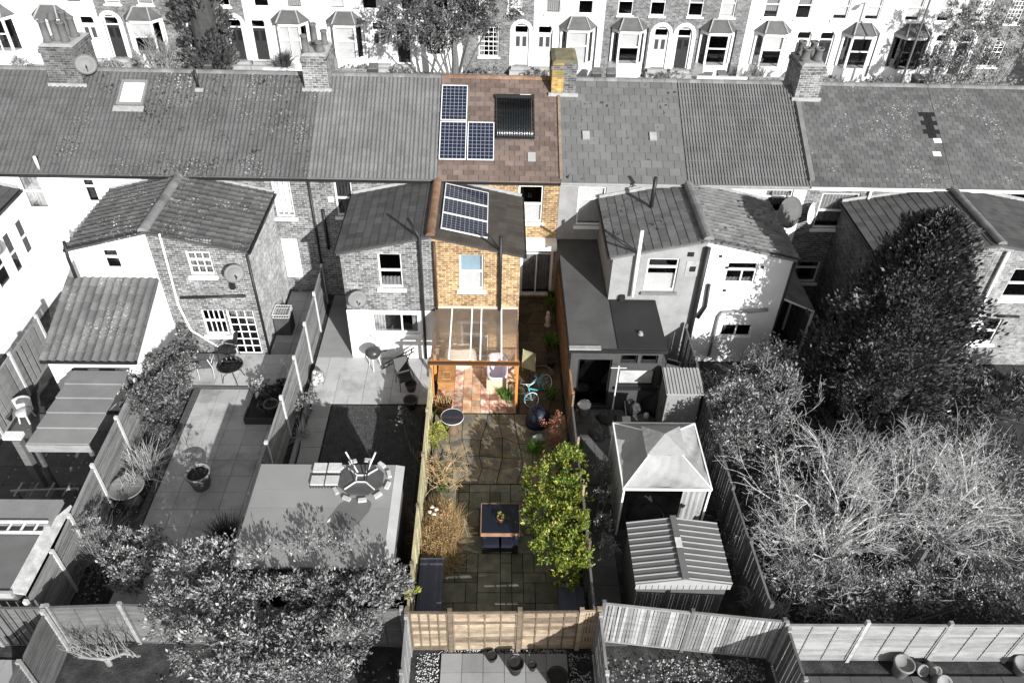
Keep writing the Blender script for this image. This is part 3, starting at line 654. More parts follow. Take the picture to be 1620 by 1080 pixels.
# next: white rendered half
r = [R4((1212, 300), (1246, 338), YR)]
h7 = house('white rendered house with ribbed roof tiles and huge dish', XB[6], XB[7], M_white, r, M_tile_c, 'rib2', (.22, .33), False, M_cement)
window(h7, 'y', YR, r[0], TOP, blind=('top', .8, M_curtain), sill=False)
q = [R4((1152, 415), (1192, 450), YF), R4((1142, 513), (1186, 534), YF)]
outrigger(h7, *O[6], M_white, q, M_white, [], surf('spotted_rib_tile', .14, .85, .25, 1.5, 40, .006, piece=.22, spots=[(5.0, .36, .9, .012)]), 'pan', (.24, .26), False, 1)  # wing roof: grey rib tile with scattered dark spots
window(h7, 'y', YF, q[0], CASE, sill=False, blind=('bottom', .25, M_net)); window(h7, 'y', YF, q[1], [(1, [.5, .5])], sill=False)
pd = wy(1250, 336, YR-.75); dish(h7, 'satellite_dish', pd, .62, (.45, -.75, .35), surf('dish_pale', .1, .6, .15, 3, 20, 0), Vector((pd.x+.3, YR, pd.z+.1)))
pipe(h7, 'dish_mast', [wy(1247, 305, YR-.5), wy(1229, 362, YR-.5)], .05, MATS['dish_grey'])
M_gp = surf('grey_pipe', .25, .5, .1, 3, 20, 0)
pipe(h7, 'waste_pipe', [wy(1210, 490, YF-.08), wy(1142, 494, YF-.08), wy(1137, 500, YF-.08), wy(1121, 563, YF-.08)], .045, M_gp)
pipe(h7, 'waste_pipe', [wy(1215, 490, YF-.1), wy(1183, 493, YF-.1)], .06, M_gp)
pipe(h7, 'vent_pipe', [wy(1122, 450, YF-.08), wy(1116, 485, YF-.08), wy(1104, 503, YF-.1)], .06, M_black)
pipe(h7, 'gutter_pipe', [(O[6][0]+.02, YF-.06, OE-.15), (O[6][0]+.02, YF-.06, .1)], .04, M_black)
for px, py in ((1150, 423), (1206, 422), (1146, 459), (1140, 405)):
    p = wy(px, py, YF); MB().box(p.x-.05, p.x+.05, YF-.03, YF, p.z-.04, p.z+.04).build('wall_fixing', M_black, h7)
chimney(h7, 11.2, 12.1, 8.3, M_brick, [(11.4, 28.5, .45, .17), (11.85, 28.5, .45, .17), (11.4, 29.1, .5, .15), (11.85, 29.1, .5, .15)])
roof_panel(MB(), 11.22, 11.4, 24.75, 27.9, .04, .17).build('verge', M_ridge, h7)
# lean-to of clear sheet between the white wing and the boundary
t = thing('lean_to', 'corrugated clear sheet lean-to beside the white rendered wing', 'lean-to', (10.5, 22.5, 0))
c = [wy(1228, 505, 21.2), None]
lz0, lz1 = 2.9, 2.35
MB().hexa([(9.9, 21.15, lz0-.02), (11.15, 21.15, lz1-.02), (11.15, 24.8, lz1-.02), (9.9, 24.8, lz0-.02)], [(9.9, 21.15, lz0), (11.15, 21.15, lz1), (11.15, 24.8, lz1), (9.9, 24.8, lz0)]).build('roof_sheet', glass('dirty_sheet', (.5, .5, .5), 1.5, .15, .6, .3), t)
m = MB()
for y in (21.2, 22.4, 23.6, 24.75): m.beam((9.9, y, lz0-.07), (11.15, y, lz1-.07), .05, .08)
m.beam((11.12, 21.15, lz1-.06), (11.12, 24.8, lz1-.06), .06, .08); m.build('rafter', M_paint, t)
for y in (21.2, 23.0, 24.7): pbox('post', M_paint, t, (11.12, y, lz1/2-.05), (.07, .07, lz1-.1))
# brick house with the dark side
r = [R4((1302, 306), (1343, 362), YR), (11.75, 12.7, .9, 1.9), R4((1396, 292), (1420, 303), YR)]
h8 = house('brick house with patched old slates behind the tall conifer', XB[7], XB[8], M_brick, r[:2], M_slate_old, 'slate', (.3, .2), True, M_paint,
           swap=lambda u, v: M_slate_new if (abs(v-.62) < .13 and abs(u-.94) < .045) else (M_paint if (.28 < v < .52 and abs(u-.965+.1*(.5-v)) < .012 and rnd.random() < .8) else None))
window(h8, 'y', YR, r[0], SASH, blind=('top', .9, M_curtain), lintel=M_brick_l); window(h8, 'y', YR, r[1], TOP)
sd = (22.0, 23.0, .1, 2.1)
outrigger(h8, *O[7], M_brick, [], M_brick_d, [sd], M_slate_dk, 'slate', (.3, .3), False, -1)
window(h8, 'x', O[7][0], sd, ONE, sx=-1, sill=False, name='side_door', fw=.1)
dish(h8, 'satellite_dish', wy(1284, 338, YR-.3), .42, (.72, -.55, .2), surf('dish_white', .75, .5, .05, 3, 20, 0), wy(1268, 340, YR))
ridge(h8, (16.43, YF-.1, OR_+.06), (16.43, YR-.01, OR_+.06), M_ridge, .15)
pipe(h8, 'downpipe', [(13.6, YR-.08, 5.15), (13.6, YR-.08, 4.2)], .05, M_paint)
# last house at the right edge
r = [R4((1600, 306), (1636, 362), YR)]
h9 = house('brick house at the far right edge with white vent pipe', XB[8], XB[9], M_brick, r, M_slate_old, 'slate', (.3, .2), True, M_paint, swap=lambda u, v: M_slate_new if (abs(v-.62) < .13 and u < .012) else None)
window(h9, 'y', YR, r[0], SASH, blind=('top', .9, M_curtain), lintel=M_brick_l)
q = [R4((1583, 425), (1582, 468), YF)]; a, b = wy(1598, 425, YF), wy(1560, 472, YF); q = [(17.35, 18.3, b.z, a.z), (17.0, 17.9, 1.0, 2.1)]
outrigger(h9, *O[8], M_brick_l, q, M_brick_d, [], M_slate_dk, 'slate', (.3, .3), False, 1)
window(h9, 'y', YF, q[0], SASH, blind=('top', .9, M_curtain), lintel=M_brick_l); window(h9, 'y', YF, q[1], SASH)
pipe(h9, 'vent_pipe', [(16.75, YF-.1, 4.95), (16.75, YF-.1, 2.4)], .06, M_paint)
pipe(h9, 'waste_pipe', [wy(1578, 500, YF-.1), wy(1612, 501, YF-.1)], .05, M_black)
MB().hexa([(16.55, YF-.5, 2.0), (17.0, YF-.5, 2.0), (17.0, YF-.02, 2.2), (16.55, YF-.02, 2.2)], [(16.55, YF-.5, 2.05), (17.0, YF-.5, 2.05), (17.0, YF-.02, 2.25), (16.55, YF-.02, 2.25)]).build('porch_roof', M_paint, h9)

# tiled lean-to extension of the white wing at left
t = thing('tiled_extension', 'white lean-to extension with dark pantiled roof at left', 'extension', (-12.5, 19.7, 0))
ez0, ez1, ey = 3.38, 2.32, 18.2
xl, xr = -14.0, -11.15
m = MB(); m.box(xl+.08, xr, ey+.1, ey+.22, 0, 2.25); m.prism([(xr-.12, ey+.225, 0), (xr-.12, YF-.01, 0), (xr-.12, YF-.01, 3.28), (xr-.12, ey+.225, 2.28)], (.12, 0, 0)); m.build('wall', M_white, t)
m = MB()
for a in (-13.25, -12.4): m.box(a, a+.5, ey+.085, ey+.099, 1.75, 1.88)
m.build('vent_slot', M_dark, t)
V = Vector((0, YF-.02-ey, ez0-ez1)); m = MB(); m.hexa([(xl, ey, ez1-.08), (xr+.08, ey, ez1-.08), (xr+.08, YF-.02, ez0-.08), (xl, YF-.02, ez0-.08)], [(xl, ey, ez1), (xr+.08, ey, ez1), (xr+.08, YF-.02, ez0), (xl, YF-.02, ez0)]); rf = m.build('roof', M_tile_b, t)
tiles(rf, (xl, ey-.03, ez1), (xr+.08-xl, 0, 0), V, .27, .32, 'pan', surf('extension_tile', .13, .85, .2, .9, 45, .005, piece=.2, spots=LICHEN))
m = MB(); m.beam((xl, ey-.06, ez1-.04), (xr+.1, ey-.06, ez1-.04), .1, .1); m.build('gutter', M_black, t)

# ------------------------------------------------------------------ the opposite side of the street
YO = 48.5; ZB = .55
pairs = [(-24.0, .0), (-15.2, 0), (-6.45, 0), (2.25, 0), (10.85, 0), (19.7, 0), (28.4, 0)]
om = {-1: M_white, 1: M_white}
M_bayroof = surf('bay_slate', .09, .75, .2, 2, 40, .003, piece=.2)
MO_br = brick('far_grey_brick', .1, .2, .28)
M_door_d = surf('dark_door', .03, .4, .1, 3, 20, 0); M_door_w = surf('pale_door', .6, .4, .05, 3, 20, 0)
M_conc = surf('pavement_concrete', .3, .9, .2, 1.5, 30, .004)
specs = {  # pair index: (left material, right material, left opening, right opening, left door, right door, left label, right label)
    0: ('w', 'b', 'bay', 'bay', 'w', 'd', 'white house with bay at far left across the street', 'part-brick house with dark arched door across the street, behind left chimney'),
    1: ('b', 'v', 'bay', 'bay', 'd', 'd', 'brick house behind the dark conifer across the street', 'white house with dark door and bay left of the cordyline'),
    2: ('v', 'w', 'bay', 'flat', 'w', 'd', 'white house with wide bay left of the big street tree', 'white house mostly hidden by the big street tree'),
    3: ('b', 'v', 'flat', 'bay', 'w', 'w', 'brick house with glazing-bar window right of the big street tree', 'white house with bay behind the yellow chimney'),
    4: ('b', 'b', 'bay', 'bay', 'w', 'd', 'brick house with bay and pale arched door', 'brick house with bay and dark glazed door'),
    5: ('w', 'g', 'bay', 'bay', 'w', 'd', 'white house with bay behind the leafless shrub', 'pale grey house with bay behind right chimney'),
    6: ('g', 'b', 'bay', 'flat', 'w', 'd', 'pale grey house with dark-framed bay behind the street lamp', 'shaded house behind trees at far right across the street')}
WMO = {'w': M_white, 'v': surf('off_white_render', .6, .9, .08, 1.2, 30, .003), 'b': MO_br, 'g': surf('pale_grey_render', .55, .9, .08, 1.5, 30, .003)}
def far_house(xc, s, spec, xe):
    """one of a mirrored pair; xc the shared party line between the two doors, s the side"""
    wmat, opening, door, label = spec; wm = WMO[wmat]; x0, x1 = (xc, xe) if s > 0 else (xe, xc)
    h = thing('terraced_house', label, 'house', ((x0+x1)/2, YO, 0), 'houses across the street')
    xd = xc+s*.72; bc = xc+s*2.72
    dw = .46; holes = [(xd-dw, xd+dw, ZB, ZB+2.45)]; ups = [(xc+s*1.15-.45, xc+s*1.15+.45, 3.72, 5.3), (xc+s*3.1-.45, xc+s*3.1+.45, 3.72, 5.3)]
    holes += ups
    fl = (bc-.62, bc+.62, ZB+.5, ZB+2.3)
    if opening == 'flat': holes.append(fl)
    else: holes.append((bc-.9, bc+.9, ZB+.3, ZB+2.2))
    wall(MB(), 'y', YO, x0+.003, x1-.003, 0, 6.0, holes, .2).build('front_wall', wm, h)
    m = MB(); m.box(x0+.003, x1-.003, YO+7.8, YO+8, 0, 6); m.box(x0+.003, x0+.1, YO+.205, YO+7.79, 0, 5.99); m.box(x1-.1, x1-.003, YO+.205, YO+7.79, 0, 5.99); m.box(x0+.11, x1-.11, YO+.21, YO+7.78, 3.1, 3.25); m.build('party_wall', M_brick, h)
    m = MB(); m.prism([(x0+.003, YO-.25, 6.0), (x0+.003, YO+4, 8.2), (x0+.003, YO+8.25, 6.0)], (x1-x0-.006, 0, 0)); m.build('roof', M_slate_dk, h)
    far = rnd.random()
    for u in ups: window(h, 'y', YO, u, SASH, (3, 2) if wmat == 'b' and opening == 'flat' else (0, 0), blind=('top', rnd.choice((.5, .8, 1)), rnd.choice((M_blind, M_curtain))) if wmat != 'g' else ('top', .9, M_blind))
    # door with arched surround and fanlight
    dh = (xd-dw, xd+dw, ZB, ZB+2.45); m = MB()
    m.box(xd-dw+.003, xd-dw+.08, YO+.06, YO+.16, ZB, ZB+2.44); m.box(xd+dw-.08, xd+dw-.003, YO+.06, YO+.16, ZB, ZB+2.44); m.box(xd-dw+.08, xd+dw-.08, YO+.06, YO+.16, ZB+1.93, ZB+2.0); m.box(xd-dw+.08, xd+dw-.08, YO+.06, YO+.16, ZB+2.38, ZB+2.44)
    d = m.build('door', M_paint, h)
    MB().box(xd-dw+.081, xd+dw-.081, YO+.1, YO+.15, ZB+.01, ZB+1.929).build('leaf', M_door_d if door == 'd' else M_door_w, d)
    MB().box(xd-dw+.081, xd+dw-.081, YO+.11, YO+.13, ZB+2.001, ZB+2.379).build('fanlight', M_glass, d)
    m = MB()
    for a in (-.2, .2): m.box(xd+a-.12, xd+a+.12, YO+.085, YO+.099, ZB+1.15, ZB+1.75)
    m.build('pane', M_dark if door == 'w' else M_glass, d)
    m = MB(); k = 9; pi = [(xd+math.cos(math.pi*i/(k-1))*(dw+.02), ZB+2.1+math.sin(math.pi*i/(k-1))*(dw+.02)) for i in range(k)]; po = [(xd+math.cos(math.pi*i/(k-1))*(dw+.24), ZB+2.1+math.sin(math.pi*i/(k-1))*(dw+.24)) for i in range(k)]
    for i in range(k-1): m.prism([(pi[i][0], YO-.05, pi[i][1]), (po[i][0], YO-.05, po[i][1]), (po[i+1][0], YO-.05, po[i+1][1]), (pi[i+1][0], YO-.05, pi[i+1][1])], (0, .049, 0))
    for sg in (-1, 1): m.box(xd+sg*(dw+.02), xd+sg*(dw+.24), YO-.05, YO-.001, ZB, ZB+2.1)
    m.build('door_arch', M_paint, h)
    m = MB(); m.box(xd-.7, xd+.7, YO-.6, YO-.06, 0, ZB-.18); m.box(xd-.6, xd+.6, YO-.35, YO-.06, ZB-.178, ZB-.02); m.build('step', M_conc, h)
    if opening == 'flat':
        window(h, 'y', YO, fl, SASH, (3, 2), blind=('top', .3, M_blind) if rnd.random() < .5 else None)
        return h
    # splayed bay with hipped slate roof
    zb, zt = ZB+.45, ZB+2.25; hw, fw_, pj = 1.05, .62, .62
    pl = [(bc-hw, YO-.002), (bc-fw_, YO-pj), (bc+fw_, YO-pj), (bc+hw, YO-.002)]
    def ring(z): return [(x, y, z) for x, y in pl]
    b = MB().prism(ring(0), (0, 0, zb)).build('bay', wm if wmat != 'b' else M_paint, h); MB().prism(ring(zt), (0, 0, .22)).build('bay_head', wm if wmat != 'b' else M_paint, b)
    fmat = M_paint if 'dark-framed' not in label else M_black
    m = MB()
    for (x, y) in pl: m.box(x-.06, x+.06, y+.0, y+.12, zb+.002, zt-.002) if y < YO-.1 else m.box(x-.06+(.06 if x < bc else -.06), x+.06+(.06 if x < bc else -.06), y-.13, y, zb+.002, zt-.002)
    m.box(bc-fw_+.06, bc+fw_-.06, YO-pj+.02, YO-pj+.1, zb+(zt-zb)*.55, zb+(zt-zb)*.55+.07); m.box(bc-.03, bc+.03, YO-pj+.02, YO-pj+.1, zb, zt) if rnd.random() < .4 else None
    f = m.build('window', fmat, b)
    for i in range(3):
        (xa, ya), (xb, yb) = pl[i], pl[i+1]; MB().prism([(xa, ya+.05, zb), (xb, yb+.05, zb), (xb, yb+.05, zt), (xa, ya+.05, zt)], (0, .01, 0)).build('pane', M_glass, f)
    if rnd.random() < .75: MB().box(bc-fw_, bc+fw_, YO-pj+.16, YO-pj+.17, zb+(zt-zb)*rnd.choice((0, .3, .5)), zt).build('blind', M_blind, f)
    e = .14; lo = [(bc-hw-e, YO-.003), (bc-fw_-e*.6, YO-pj-e), (bc+fw_+e*.6, YO-pj-e), (bc+hw+e, YO-.003)]; hi = [(bc-.5, YO-.003), (bc-.42, YO-.12), (bc+.42, YO-.12), (bc+.5, YO-.003)]
    m = MB(); z0, z1 = zt+.222, zt+.80
    m.add([(x, y, z0) for x, y in lo]+[(x, y, z1) for x, y in hi], [(0,1,5,4),(1,2,6,5),(2,3,7,6),(3,0,4,7),(4,5,6,7),(3,2,1,0)]); br = m.build('bay_roof', M_bayroof, h)
    m = MB()
    for i in (1, 2): m.tube([(lo[i][0], lo[i][1], z0+.03), (hi[i][0], hi[i][1], z1+.03)], .045, 5)
    m.tube([(hi[1][0], hi[1][1], z1+.03), (hi[2][0], hi[2][1], z1+.03)], .05, 5); m.build('hip', M_lead, br)
    MB().tube([(bc+hw+.1, YO-.08, z0-.02), (bc+hw+.1, YO-.08, .3)], .04, 5).build('downpipe', M_black if rnd.random() < .6 else M_paint, h)
    return h
edges = [pairs[0][0]-4.4]+[(pairs[i][0]+pairs[i+1][0])/2 for i in range(6)]+[pairs[6][0]+4.4]
for i, (xc, _) in enumerate(pairs):
    s = specs[i]; far_house(xc, -1, (s[0], s[2], s[4], s[6]), edges[i]); far_house(xc, 1, (s[1], s[3], s[5], s[7]), edges[i+1])
far_house(pairs[0][0]-8.75, 1, ('w', 'bay', 'w', 'white house cut by the left picture edge across the street'), edges[0])
# ------------------------------------------------------------------ ground
m = MB(); m.face((-600, -600, -.02), (600, -600, -.02), (600, 900, -.02), (-600, 900, -.02)); struct(m.build('ground', surf('soil', .03, .95, .4, 1.5, 25, .02, col2=.055)))
m = MB(); m.face((-200, 36.2, -.012), (200, 36.2, -.012), (200, 43.8, -.012), (-200, 43.8, -.012)); struct(m.build('road', surf('asphalt', .05, .9, .2, 1, 60, .003)))
for y0, y1 in ((34.2, 36.2), (43.8, 45.9)):
    struct(MB().box(-200, 200, y0, y1, -.02, .1).build('pavement', M_conc))
M_slab_l = surf('pale_slab', .40, .9, .14, .7, 35, .004, piece=.08, dirt=.5)
M_slab_m = surf('mid_slab', .29, .9, .18, .9, 35, .004, piece=.16, dirt=.4)
M_slab_d = surf('dark_slab', .09, .9, .25, 1.0, 35, .004, piece=.25, dirt=.3)
M_slab_g = surf('green_stained_slab', (.125, .13, .095), .8, .25, 1.4, 35, .004, piece=.34, col2=(.19, .18, .135))
M_joint = surf('slab_joint', .05, .95, .2, 3, 30, 0)
M_joint_c = surf('mossy_joint', (.02, .022, .012), .95, .3, 3, 30, 0)
def paving(name, x0, x1, y0, y1, sx, sy, mat, z=.03, joint=None, gap=.012, mixed=False, skip=None, base=0.0):
    """a paved area; every slab its own piece with open joints"""
    b = struct(MB().box(x0, x1, y0, y1, base-.015, z-.018).build(name, joint or M_joint, loc=((x0+x1)/2, (y0+y1)/2, 0)))
    nx, ny = max(1, round((x1-x0)/sx)), max(1, round((y1-y0)/sy)); sx, sy = (x1-x0)/nx, (y1-y0)/ny; used = set()
    for j in range(ny):
        for i in range(nx):
            if (i, j) in used: continue
            w_, h_ = 1, 1
            if mixed:
                w_, h_ = rnd.choice(((1, 1), (2, 1), (1, 2), (2, 2), (2, 2), (3, 2)))
                while w_ > 1 and (i+w_ > nx or any((i+k, j) in used for k in range(w_))): w_ -= 1
                if j+h_ > ny: h_ = 1
            for a in range(w_):
                for c in range(h_): used.add((i+a, j+c))
            xa, ya = x0+i*sx, y0+j*sy
            if skip and skip(xa+sx*w_/2, ya+sy*h_/2): continue
            pbox('slab', mat, b, (xa+sx*w_/2, ya+sy*h_/2, z-.02+rnd.uniform(-.002, .004)), (sx*w_-gap, sy*h_-gap, .04), Matrix.Rotation(rnd.uniform(-.004, .004), 4, 'Z') @ Matrix.Rotation(rnd.uniform(-.004, .004), 4, 'X'))
    return b
# third house's garden: raised patio, path, side return
paving('upper_patio', -10.95, -6.62, 19.42, 21.05, .75, .55, M_slab_l, .17)
paving('side_return', -7.98, -6.62, 21.06, 24.8, .68, .6, M_slab_m, .17)
struct(MB().box(-10.95, -7.6, 19.36, 19.41, -.02, .16).build('patio_step', surf('step_riser', .06, .9)))
paving('garden_path', -9.95, -6.62, 11.1, 19.35, .62, .62, M_slab_l, .03)
struct(MB().box(-10.15, -9.97, 11.6, 19.3, -.02, .09).build('path_kerb', surf('kerb_brick', .08, .9, .3, 6, 20, .01, stretch=(1, 4, 1))))
# fourth house's garden
paving('rear_patio', -6.3, -2.05, 18.7, 21.05, .45, .42, M_slab_l, .04, mixed=True)
paving('side_passage', -6.3, -5.05, 21.06, 24.8, .6, .7, M_slab_m, .04, mixed=True)
paving('lawn_path', -6.05, -5.4, 14.1, 18.68, .64, .66, M_slab_m, .05)
struct(MB().box(-6.25, -6.12, 14.1, 18.6, -.02, .12).build('timber_edging', surf('sleeper', .28, .9, .25, 3, 30, .01, stretch=(2, .3, 2))))
struct(MB().box(-5.35, -2.3, 14.05, 18.65, -.02, .02).build('lawn', surf('lawn_soil', .06, .95, .35, 4, 30, .02)))
# coloured garden
M_mos = surf('terracotta_tile', (.48, .25, .13), .8, .2, 2, 30, .003, piece=.35, col2=(.58, .45, .33))
M_mos2 = surf('rose_tile', (.42, .19, .13), .8, .3, 3, 30, .003, piece=.5, col2=(.68, .58, .46))
fl = struct(MB().box(-1.95, .85, 18.3, 21.05, -.015, .03).build('covered_floor', M_joint_c, loc=(-.5, 19.7, 0)))
for i in range(9):
    for j in range(9):
        x, y = -1.9+i*.3, 18.32+j*.3
        pbox('tile', M_mos if 3 <= i <= 4 else M_mos2, fl, (x+.15, y+.15, .035+rnd.uniform(0, .003)), (.288, .288, .03))
def crazy(name, x0, x1, y0, y1, mat, z=.03, cell=.55):
    """irregular stones: jittered grid of quads, each its own piece"""
    b = struct(MB().box(x0, x1, y0, y1, -.015, z-.02).build(name, M_joint_c, loc=((x0+x1)/2, (y0+y1)/2, 0)))
    nx, ny = round((x1-x0)/cell), round((y1-y0)/cell); P = {}
    for i in range(nx+1):
        for j in range(ny+1):
            jx = 0 if i in (0, nx) else rnd.uniform(-.17, .17); jy = 0 if j in (0, ny) else rnd.uniform(-.17, .17)
            P[i, j] = (x0+(x1-x0)*i/nx+jx*cell/.5, y0+(y1-y0)*j/ny+jy*cell/.5)
    for i in range(nx):
        for j in range(ny):
            q = [Vector((*P[k], 0)) for k in ((i, j), (i+1, j), (i+1, j+1), (i, j+1))]; c = sum(q, Vector())/4
            q = [c+(p-c)*.955 for p in q]; zt = z+rnd.uniform(-.004, .006); MB().hexa([p+Vector((0, 0, z-.03)) for p in q], [p+Vector((0, 0, zt)) for p in q]).build('stone', mat, b)
M_crazy = surf('crazy_stone', (.25, .205, .13), .85, .3, 1.6, 30, .008, piece=.3, col2=(.13, .125, .11))
crazy('crazy_paving', -1.9, 2.45, 15.3, 18.28, M_crazy)
crazy('side_alley', .92, 2.4, 18.3, 24.8, surf('alley_stone', (.10, .078, .05), .9, .3, 1.6, 30, .008, piece=.3), .02)
paving('slab_patio', -1.9, 2.45, 10.05, 15.28, .3, .3, M_slab_g, .03, M_joint_c, mixed=True, gap=.022)
# right-hand gardens
paving('dark_patio', 2.65, 6.5, 15.3, 18.55, .6, .6, M_slab_d, .03)
paving('dark_path', 2.65, 3.5, 10.1, 15.28, .6, .6, M_slab_d, .02)
# gardens on this side of the back fence
paving('tiled_yard', -1.2, 1.95, 6.9, 9.88, .52, .5, M_slab_m, .03)
paving('pale_yard', 4.2, 6.8, 7.2, 9.1, .6, .6, M_slab_m, .03); paving('corner_yard', -13.2, -10.5, 7.0, 9.7, .6, .6, M_slab_m, .03); paving('far_corner_yard', 7.4, 13.5, 7.2, 9.3, .8, .7, M_slab_d, .03)
# g0
paving('shaded_yard', -15.4, -11.3, 12.9, 18.1, .8, .8, M_slab_d, .03)
# gravel: many small stones, one object
m = MB(); rg = random.Random(5)
for (x0, x1, y0, y1, n) in ((-1.8, -1.25, 7.0, 9.9, 900), (2.0, 2.5, 7.0, 9.9, 900), (-1.25, 2.0, 9.9, 10.0, 250), (4.0, 6.7, 9.15, 9.75, 220)):
    for _ in range(n):
        x, y, r = rg.uniform(x0, x1), rg.uniform(y0, y1), rg.uniform(.012, .032); a = rg.random()*6
        q = [(x+r*math.cos(a+k*2.1), y+r*math.sin(a+k*2.1)*.8, -.015) for k in range(3)]; m.add(q+[(x, y, r*.9)], [(0, 1, 3), (1, 2, 3), (2, 0, 3)])
o = m.build('gravel', leaf('gravel_stones', [.25, .55, .4, .65], .9, 0, .2), fix=False); o['kind'] = 'stuff'
tag(o, 'loose pale gravel edging the yards', 'gravel')

# ------------------------------------------------------------------ fences
M_f_grey = surf('weathered_fence', .22, .9, .25, 2, 25, .004, piece=.18, stretch=(1, 1, 4))
M_f_dark = surf('dark_fence', .11, .9, .25, 2, 25, .004, piece=.2, stretch=(1, 1, 4))
M_f_lt = surf('silvered_fence', .26, .9, .25, 2, 25, .004, piece=.42, stretch=(1, 1, 4))
M_f_col = surf('cream_fence', (.225, .175, .125), .9, .4, 3, 25, .006, piece=.5, stretch=(1, 1, 4))
M_f_or = surf('orange_fence', (.24, .14, .075), .9, .3, 2, 25, .004, piece=.2, stretch=(1, 1, 4))
M_post = surf('concrete_post', .5, .9, .15, 3, 30, .004)
def fence(label, pts, h, style, mat, pm, group=None, ph=.12, slat=.11, z0=.05, lean=0.0, battens=2, side=1, postw=.09, wob=.014):
    """posts at pts; between each two a panel with its slats as sub-parts"""
    pts = [Vector((*p[:2], 0)) for p in pts]; t = thing('garden_fence', label, 'fence', pts[len(pts)//2], group)
    for p in pts: pbox('post', pm, t, (p.x, p.y, (h+ph)/2), (postw, postw, h+ph), Matrix.Rotation(rnd.uniform(-.02, .02), 4, 'X'))
    for a, b in zip(pts, pts[1:]):
        d = (b-a).normalized(); n = Vector((-d.y, d.x, 0))*side; A, B = a+d*(postw/2+.004), b-d*(postw/2+.004); dz = rnd.uniform(-.05, .03); L = (B-A).length
        m = MB()
        m.beam(A+Vector((0, 0, h+dz)), B+Vector((0, 0, h+dz)), .06, .035)
        m.beam(A+Vector((0, 0, z0+.02)), B+Vector((0, 0, z0+.02)), .045, .04)
        for k in range(battens+2):
            q = A+(B-A)*((k)/(battens+1)) if 0 < k < battens+1 else (A+d*.02 if k == 0 else B-d*.02); m.beam(q+n*.022+Vector((0, 0, z0+.045)), q+n*.022+Vector((0, 0, h+dz-.02)), .035, .018, n)
        pn = m.build('panel', mat, t)
        if style == 'lap':
            k = max(3, int((h-z0)/slat))
            for i in range(k):
                z = z0+.05+(h+dz-z0-.1)*(i+.5)/k; off = n*.0; w1, w2 = rnd.uniform(-wob, wob), rnd.uniform(-wob, wob)
                pbox('slat', mat, pn, (A+B)/2+Vector((0, 0, z+(w1+w2)/2)), (L, .011, (h-z0)/k*(1.12 if wob < .02 else .93)), frame_of(B-A+Vector((0, 0, w2-w1))) @ Matrix.Rotation(side*rnd.uniform(.10, .26)*(1 if wob < .02 else 1.5), 4, 'X'))
        elif style == 'vert':
            k = max(3, int(L/slat))
            for i in range(k):
                q = A+(B-A)*((i+.5)/k); dh = rnd.uniform(-.04, .04)
                pbeam('board', mat, pn, q+n*rnd.uniform(-.004, .004)+Vector((0, 0, z0+.03)), q+d*rnd.uniform(-.01, .01)+Vector((0, 0, h+dz+dh)), .014, L/k*.93) if False else pbox('board', mat, pn, q-n*rnd.uniform(0, .006)+Vector((0, 0, (z0+h+dz+dh)/2)), (L/k*rnd.uniform(.74, .93), .014, h+dz+dh-z0-.03), frame_of(d) @ Matrix.Rotation(rnd.uniform(-.012, .012), 4, 'Y'))
    return t
FG = 'garden boundary fences'
fence('woven panel fence with pale concrete posts between patio path and lawn', [(-6.5, 24.3), (-6.46, 22.55), (-6.46, 20.8), (-6.46, 19.05), (-6.48, 17.2), (-6.5, 15.3), (-6.52, 13.4), (-6.5, 11.5), (-6.5, 10.15)], 1.72, 'lap', M_f_grey, M_post, FG, battens=3, side=-1)
fence('fence with pale posts between ivy shrub and far left yard', [(-11.15, 17.9), (-11.12, 16.25), (-11.08, 14.4), (-11.0, 12.7), (-10.95, 11.6), (-10.95, 10.2)], 1.72, 'lap', M_f_grey, M_post, FG, battens=2, side=-1)
fence('fence at far left beside the white house', [(-15.6, 21.0), (-15.55, 19.0), (-15.5, 17.1), (-15.5, 15.2), (-15.5, 13.3)], 1.75, 'vert', M_f_grey, M_post, FG, slat=.3, battens=0, side=-1)
fence('thin weathered fence along left side of the coloured garden', [(-2.0, 18.5), (-1.97, 16.7), (-1.96, 14.9), (-1.96, 13.1), (-1.96, 11.3), (-1.96, 10.05)], 1.72, 'lap', surf('pale_green_fence', (.36, .33, .2), .9, .3, 2, 25, .004, piece=.2), M_f_col, FG, side=1)
fence('brown fence along the narrow alley right of the coloured house', [(2.46, 24.7), (2.46, 22.9), (2.48, 21.1), (2.5, 19.3), (2.52, 17.5)], 1.72, 'vert', M_f_or, M_f_or, FG, slat=.14, side=-1)
fence('low wire-topped fence between coloured garden and gazebo garden', [(2.53, 17.4), (2.55, 15.6), (2.56, 13.8), (2.57, 12.0), (2.57, 10.1)], 1.35, 'lap', M_f_dark, M_f_col, FG, side=-1, ph=.45, postw=.06)
fence('cream lap-panel fence across the end of the coloured garden', [(-1.97, 9.98), (-.95, 9.98), (.72, 10.0), (2.2, 10.02), (2.62, 10.03)], 1.72, 'lap', M_f_col, M_f_col, FG, battens=3, side=-1, slat=.15, postw=.11, wob=.03)
fence('silvered narrow-board fence behind the metal shed', [(2.75, 10.22), (4.85, 9.98), (7.0, 9.75)], 1.75, 'vert', M_f_lt, M_f_dark, FG, slat=.075, battens=0, side=-1)
fence('pale slatted fence at the lower right corner', [(7.05, 9.72), (9.0, 9.72), (11.0, 9.7), (13.0, 9.7), (15.0, 9.7)], 1.7, 'lap', M_f_grey, M_f_lt, FG, battens=2, side=-1)
fence('dark fence at lower left behind leafless climber', [(-10.42, 10.08), (-8.75, 10.15), (-7.0, 10.12), (-5.2, 10.1), (-3.4, 10.08), (-2.1, 10.05)], 1.72, 'lap', M_f_dark, M_f_grey, FG, battens=2, side=-1)
